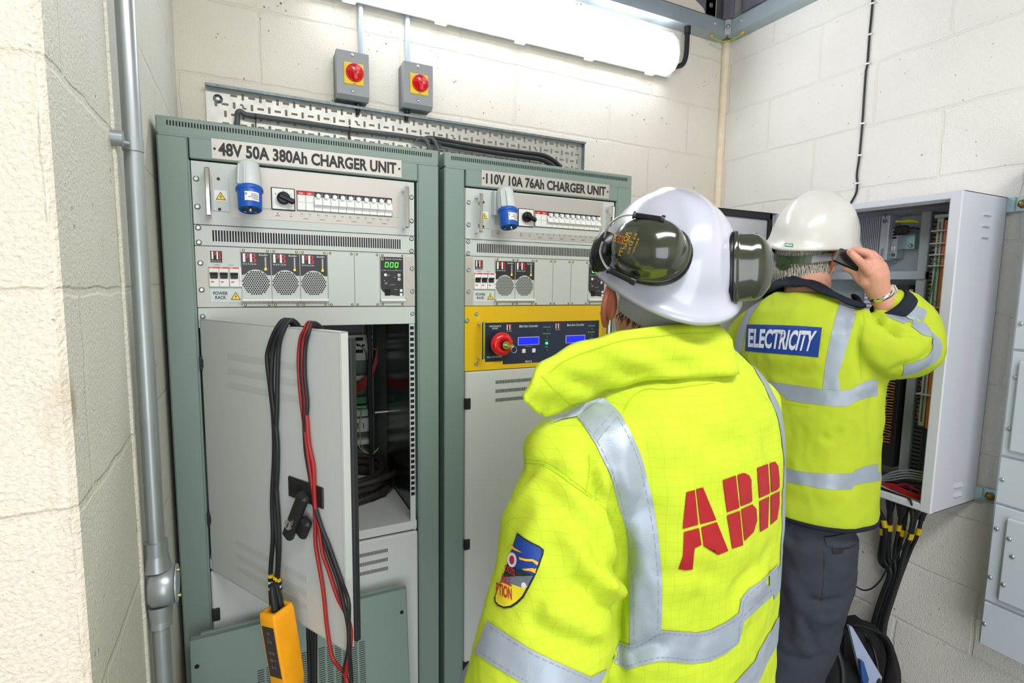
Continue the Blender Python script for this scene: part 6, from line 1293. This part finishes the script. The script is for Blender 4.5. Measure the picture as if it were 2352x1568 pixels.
# jacket 2
jk = MB(); eloft(jk, [(P2(a0, f0, z), A2v, F2v, hw, hd) for z, hw, hd, a0, f0 in ((-.262, .085, .078, 0, 0), (-.285, .12, .095, 0, 0), (-.32, .185, .115, 0, 0), (-.37, .225, .135, 0, 0), (-.45, .240, .15, 0, 0), (-.58, .236, .155, 0, 0), (-.72, .234, .16, .0, 0), (-.84, .238, .168, 0, 0), (-.895, .242, .172, 0, 0), (-.915, .240, .170, 0, 0))], 40, 2.35)
limb(jk, [P2(.165, .0, -.378), P2(.235, .03, -.405), D(2060, 800, 1.46), EL2R, D(2100, 748, 1.48), D(2068, 714, 1.47), D(2048, 700, 1.46)], [.082, .084, .084, .077, .066, .058, .050], 26)
limb(jk, [P2(-.165, .0, -.378), P2(-.225, .0, -.46), EL2L, WR2L], [.080, .080, .078, .058], 26)
J2 = evaluated(jk, .0062, 8, .5); s2 = Surf(J2, 1.55); h2 = lambda *pts: [s2.hit(px, py)[0] for px, py in pts]
folds(J2, [(h2((1975, 870), (1968, 800), (1972, 740)), -.008, .010), (h2((1990, 760), (2010, 830), (2050, 850)), .004, .02), (h2((2010, 880), (1998, 960), (2005, 1060)), -.005, .014), (h2((2040, 730), (2075, 760), (2110, 770)), -.010, .010), (h2((2060, 720), (2100, 740), (2130, 790)), .007, .012), (h2((1985, 700), (2020, 725), (2050, 750), (2072, 775)), -.030, .010), (h2((2050, 700), (2100, 735), (2135, 790)), .008, .016),
 (h2((2000, 700), (2015, 740), (2050, 770)), -.007, .010), (h2((2030, 850), (2090, 835), (2140, 800)), -.004, .012), (h2((1880, 1000), (1915, 1010), (1935, 985)), -.005, .012), (h2((1820, 1010), (1840, 1090), (1830, 1150)), .004, .03), (h2((1880, 960), (1900, 1080), (1890, 1160)), .004, .03), (h2((1960, 960), (1962, 1060), (1958, 1150)), -.004, .02),
 (h2((1740, 850), (1800, 860), (1860, 850)), -.003, .02), (h2((1965, 900), (1990, 890), (2015, 885)), .005, .012), (h2((1720, 700), (1800, 690), (1880, 720)), -.003, .02)])
wrinkle(J2, .0046, 8, (1, 1, .8), 43); wrinkle(J2, .0018, 22, (1, 1, 1), 49); s2 = Surf(J2, 1.55)
jo2 = finish(J2.copy(), 'jacket', 'hivis_worn', man2)
cr2 = lambda pts: [(1640+x/2.5286, 620+y/2.5286) for x, y in pts]; cr3 = lambda pts: [(1700+x/3.266, 420+y/3.266) for x, y in pts]
dk = lambda nm, polys, m='reflective', off=.0012, step=7: decals(s2, nm, polys, m, jo2, off, step)
dk('shoulder_strip', [cr3([(760, 845), (830, 845), (905, 860), (870, 985), (840, 1090), (805, 1210), (770, 1330), (735, 1440), (742, 1490), (750, 1555), (618, 1545), (630, 1440), (645, 1330), (665, 1220), (690, 1110), (715, 1000), (740, 920)])])
mb = MB(); s2.ribbon(mb, [P2(-.095, .05, -.30), P2(-.105, -.03, -.31), P2(-.12, -.09, -.36), P2(-.135, -.14, -.45), P2(-.14, -.16, -.57), P2(-.14, -.16, -.62)], .052); mb.build('shoulder_strip', 'reflective', jo2)
dk('back_strip', [cr2([(250, 640), (330, 648), (430, 662), (540, 678), (640, 692), (735, 700), (800, 690), (850, 660), (880, 645), (945, 632), (952, 730), (890, 740), (830, 760), (770, 790), (700, 792), (600, 780), (500, 768), (420, 752), (400, 720), (330, 690)])])
dk('hem_strip', [cr2([(395, 1142), (480, 1165), (580, 1178), (680, 1182), (800, 1180), (822, 1160), (880, 1138), (978, 1120), (980, 1218), (900, 1232), (820, 1245), (800, 1272), (700, 1275), (600, 1265), (500, 1245), (385, 1222)])])
mb = MB(); s2.ribbon(mb, h2((2055, 735), (2080, 722), (2105, 722), (2122, 732)), .046, .0014); mb.build('sleeve_strip', 'reflective', jo2)
mb = MB(); s2.ribbon(mb, h2((2095, 742), (2125, 755), (2145, 780), (2150, 805), (2130, 832), (2100, 846), (2075, 852)), .046, .0016); mb.build('sleeve_strip', 'reflective', jo2)
mb = MB(); s2.ring(mb, P2(0, 0, 0), lambda a: -.605, math.radians(-150), math.radians(60), .05); s2.ring(mb, P2(0, 0, 0), lambda a: -.80, math.radians(-150), math.radians(60), .045); 
TG = [cr3([(55, 1062), (230, 1065), (430, 1072), (615, 1085), (600, 1200), (587, 1308), (400, 1290), (200, 1275), (40, 1260), (45, 1160)])]
dk('back_badge', TG, 'print_blue', .0016)
mb = MB(); vs, fs = glyphs('ELECTRICITY', .035, 0); xs = [v[0] for v in vs]; ys = [v[1] for v in vs]; a, b_, c_, d_ = min(xs), max(xs), min(ys), max(ys); V = []
for x, y in vs:
    u_ = (x-a)/(b_-a); v_ = (y-c_)/(d_-c_); bx = 63+u_*(535-63); tx_ = 68+u_*(580-68); by = 1232+u_*34; ty = 1092+u_*18
    V.append((1700+(bx+(tx_-bx)*v_)/3.266, 420+(by+(ty-by)*v_)/3.266))
s2.flat(mb, V, fs, .0024, 6); mb.build('lettering', 'print_white', jo2)
mb = MB()
for pts in ([(1979, 868), (1976, 800), (1985, 740), (1978, 700)], [(1700, 905), (1760, 920), (1860, 935)]): s2.line(mb, pts, .0012, .0008)
mb.build('seam', 'stitch_y', jo2)
mb = MB(); hem = [(P2(0, 0, z), A2v, F2v, hw, hd) for z, hw, hd in ((-.922, .236, .166), (-.918, .2425, .1725), (-.906, .2430, .1730))]; eloft(mb, hem, 40, 2.35); mb.build('hem_binding', 'navy_cloth', jo2)
# navy collar and cuff
seam2 = [P2(-.06, .13, -.30), P2(-.12, .06, -.275), D(1752, 676, 1.74), D(1775, 664, 1.665), D(1810, 655, 1.58), D(1850, 656, 1.535), D(1895, 671, 1.50), D(1940, 692, 1.475), D(1988, 704, 1.47), P2(.10, .10, -.30), P2(.05, .14, -.31)]
top2 = [P2(-.04, .10, -.23), P2(-.08, .05, -.205), D(1785, 650, 1.72), D(1795, 636, 1.665), D(1822, 633, 1.61), D(1856, 641, 1.57), D(1893, 654, 1.545), D(1930, 678, 1.50), D(1972, 697, 1.48), P2(.085, .09, -.265), P2(.05, .13, -.275)]
cb = collar('collar', seam2, top2, 'navy_cloth', man2, .006, .006, 8, 6); cb.build('collar', 'navy_cloth', jo2)
mb = MB(); cc0, cc1 = D(2041, 697, 1.458), D(2020, 676, 1.456); dd = (cc1-cc0).normalized(); mb.lathe(cc0-dd*.030, dd, [(.057, 0), (.0575, .008), (.055, .028), (.052, .034), (.045, .034), (.044, .01)], 28); mb.build('cuff', 'navy_cloth', jo2)
mb = MB(); w0 = D(2026, 678, 1.4555); dd = (D(2013, 655, 1.45)-D(2026, 678, 1.4555)).normalized(); mb.lathe(w0-dd*.004, dd, [(.0305, 0), (.0325, .002), (.0325, .011), (.0305, .013)], 24)
wb = mb.build('watch', 'chrome', man2, 'steel wristwatch'); mb = MB(); wf_ = w0+(_r*.75+_u*.35-_f*.45).normalized()*.030+dd*.002; ax_ = (_r*.6+_u*.35-_f*.75).normalized(); mb.lathe(wf_, ax_, [(.016, -.003), (.0165, .002), (.0145, .005), (.0143, .0045), (.001, .0045)], 24); mat('watch_face', 'D8D2B8', .25, .3); mb.build('watch_face', 'watch_face', wb)
# helmet 2
hh2, HT2 = helmet(man2, HC2-UP*.020+A2v*.004, gf, gu, 'helmet_worn', .142, .114, .156, .040, True, 'hard_hat', .6)
HB2 = BVHTree.FromPolygons([tuple(v.co+ORG[hh2.name]) for v in hh2.data.vertices], [tuple(p.vertices) for p in hh2.data.polygons]); sh2 = Surf(hh2.data, 1.6); sh2.b = HB2
mb = MB(); sh2.decal(mb, [[(1803, 558), (1822, 560), (1821.5, 567.5), (1803, 566)]], .0012, 4); gl_ = mb.build('badge', 'green_logo', hh2)
mb = MB(); vs, fs = glyphs('MSA', .03, 0); xs = [v[0] for v in vs]; ys = [v[1] for v in vs]; a, b_, c_, d_ = min(xs), max(xs), min(ys), max(ys)
V = [sh2.hit(1805+(x-a)/(b_-a)*15, 565-(y-c_)/(d_-c_)*5+(x-a)/(b_-a)*1.3, .0018)[0] for x, y in vs]; mb.add(V, [f[::-1] for f in fs], True); mb.build('lettering', 'print_white', gl_)
def strap(k0, k1, m, r1):
    mb = MB(HT2); z = lambda a: -.016-.022*max(0, -math.sin(a))**2
    for k in range(k0, k1):
        a0 = math.radians(172+k*8.2); a1 = a0+math.radians(8.2)
        mb.add([(.102*math.cos(a0), r1*math.sin(a0), z(a0)-.022), (.102*math.cos(a1), r1*math.sin(a1), z(a1)-.022), (.102*math.cos(a1), r1*math.sin(a1), z(a1)), (.102*math.cos(a0), r1*math.sin(a0), z(a0))], [(0, 1, 2, 3)], True)
    mb.build('nape_strap', m, hh2)
strap(2, 17, 'knob_olive', .131); strap(17, 23, 'strap_clear', .130)
mb = MB(HT2); pr_ = []
for k in range(24): r_ = .021 if k % 4 else .0175; pr_.append((.008+r_*math.cos(2*math.pi*k/24), -.131, -.060+r_*math.sin(2*math.pi*k/24)))
mb.poly(pr_, (0, -.014, 0)); mb.cyl((.008, -.145, -.060), (.008, -.150, -.060), .007); mb.build('ratchet_knob', 'knob_olive', hh2)
# phone held to the ear
ph = MB(); pa, pb_ = D(1931, 589, 1.462), D(1962, 602, 1.452); ax = (pb_-pa).normalized(); up_ = (D(1930, 575, 1.46)-D(1934, 604, 1.46)).normalized(); up_ = (up_-ax*up_.dot(ax)).normalized(); nn_ = ax.cross(up_)
T = frame((pa+pb_)*.5, ax, nn_, up_); ph.T = T; ph.box(-.032, .045, -.007, .007, -.020, .020, .004, 0); o = ph.build('mobile_phone', ['black_gloss', 'chrome']); tag(rebase(o, (pa+pb_)*.5), 'dark mobile phone pressed to the ear of the man at the enclosure', 'phone')
# ================================================================ backpack on the floor
BB = Vector((1.985, -.30, -Z0))
t = thing('backpack', BB, 'open black backpack with papers in it on the floor behind the farther man', 'bag')
bg = MB(); zt_ = -1.42; 
bg2 = MB(); eloft(bg2, [(BB+Vector((0, 0, z)), (.35, -.94, 0), (.94, .35, 0), a_, b_) for z, a_, b_ in ((.01, .13, .09), (.04, .16, .105), (.20, .165, .11), (.30, .150, .09), (.36, .12, .07), (.385, .07, .04))], 32, 2.5)
Bm = evaluated(bg2, .008, 3); wrinkle(Bm, .006, 7, (1, 1, 1), 71); finish(Bm, 'shell', 'bag_black', t)
sB = None
m = MB()
rimp = [D(x, y, z) for x, y, z in ((1935, 1450, 1.83), (1948, 1430, 1.85), (1965, 1424, 1.87), (1990, 1430, 1.87), (2015, 1450, 1.85), (2030, 1480, 1.82), (2034, 1520, 1.79), (2030, 1560, 1.76), (2020, 1610, 1.74))]
rimq = [D(x, y, z) for x, y, z in ((1925, 1462, 1.80), (1946, 1446, 1.82), (1968, 1444, 1.84), (1990, 1460, 1.84), (2006, 1490, 1.80), (2016, 1530, 1.77), (2018, 1570, 1.74), (2014, 1600, 1.72), (2008, 1640, 1.70))]
cb = collar('x', rimp, [D(x, y, z) for x, y, z in ((1950, 1440, 1.80), (1962, 1436, 1.82), (1975, 1440, 1.83), (2000, 1446, 1.82), (2030, 1462, 1.80), (2052, 1495, 1.77), (2062, 1535, 1.74), (2068, 1570, 1.72), (2070, 1620, 1.70))], 'bag_black', t, .008, .008, 6, 4); cb.build('front_flap', 'bag_black', t)
m.tube(spline(rimq, 5), .006, 8); m.build('zip_rim', 'black', t)
m = MB(); m.poly([D(x, y, 1.84) for x, y in ((1940, 1452), (1956, 1432), (1985, 1428), (2012, 1448), (2034, 1490), (2046, 1545), (2050, 1640), (1950, 1640), (1938, 1540))], tuple(_f*.05)); m.build('back_panel', 'bag_black', t)
m = MB(); m.tube(spline([D(1915, 1470, 1.74), D(1925, 1500, 1.70), D(1935, 1540, 1.68), D(1935, 1600, 1.66)], 5), .009, 8); m.tube([D(1909, 1465, 1.74), D(1917, 1468, 1.74)], .003, 6, 1); m.build('shoulder_strap', ['black', 'chrome'], t)
for k, (pa_, mm, lb) in enumerate(((((1950, 1437), (1958, 1440), (2026, 1555), (2016, 1600), (1990, 1600)), 'paper', 'pale blue papers standing in the open black backpack'), (((1976, 1516), (1984, 1520), (1996, 1560), (1990, 1585), (1980, 1560)), 'paper_blue', 'dark blue booklet in the open black backpack in front of the papers'))):
    m = MB(); P = [D(x, y, 1.745-.015*k) for i, (x, y) in enumerate(pa_)]; m.poly(P, tuple(_f*.012)); o = m.build('papers' if k == 0 else 'booklet', mm); tag(rebase(o, P[0]), lb, 'paper' if k == 0 else 'booklet')
# ================================================================ raise everything by the rack height so that the floor is at z = 0
for o in SC.objects:
    if o.parent is None and o is not cam: o.location.z += Z0
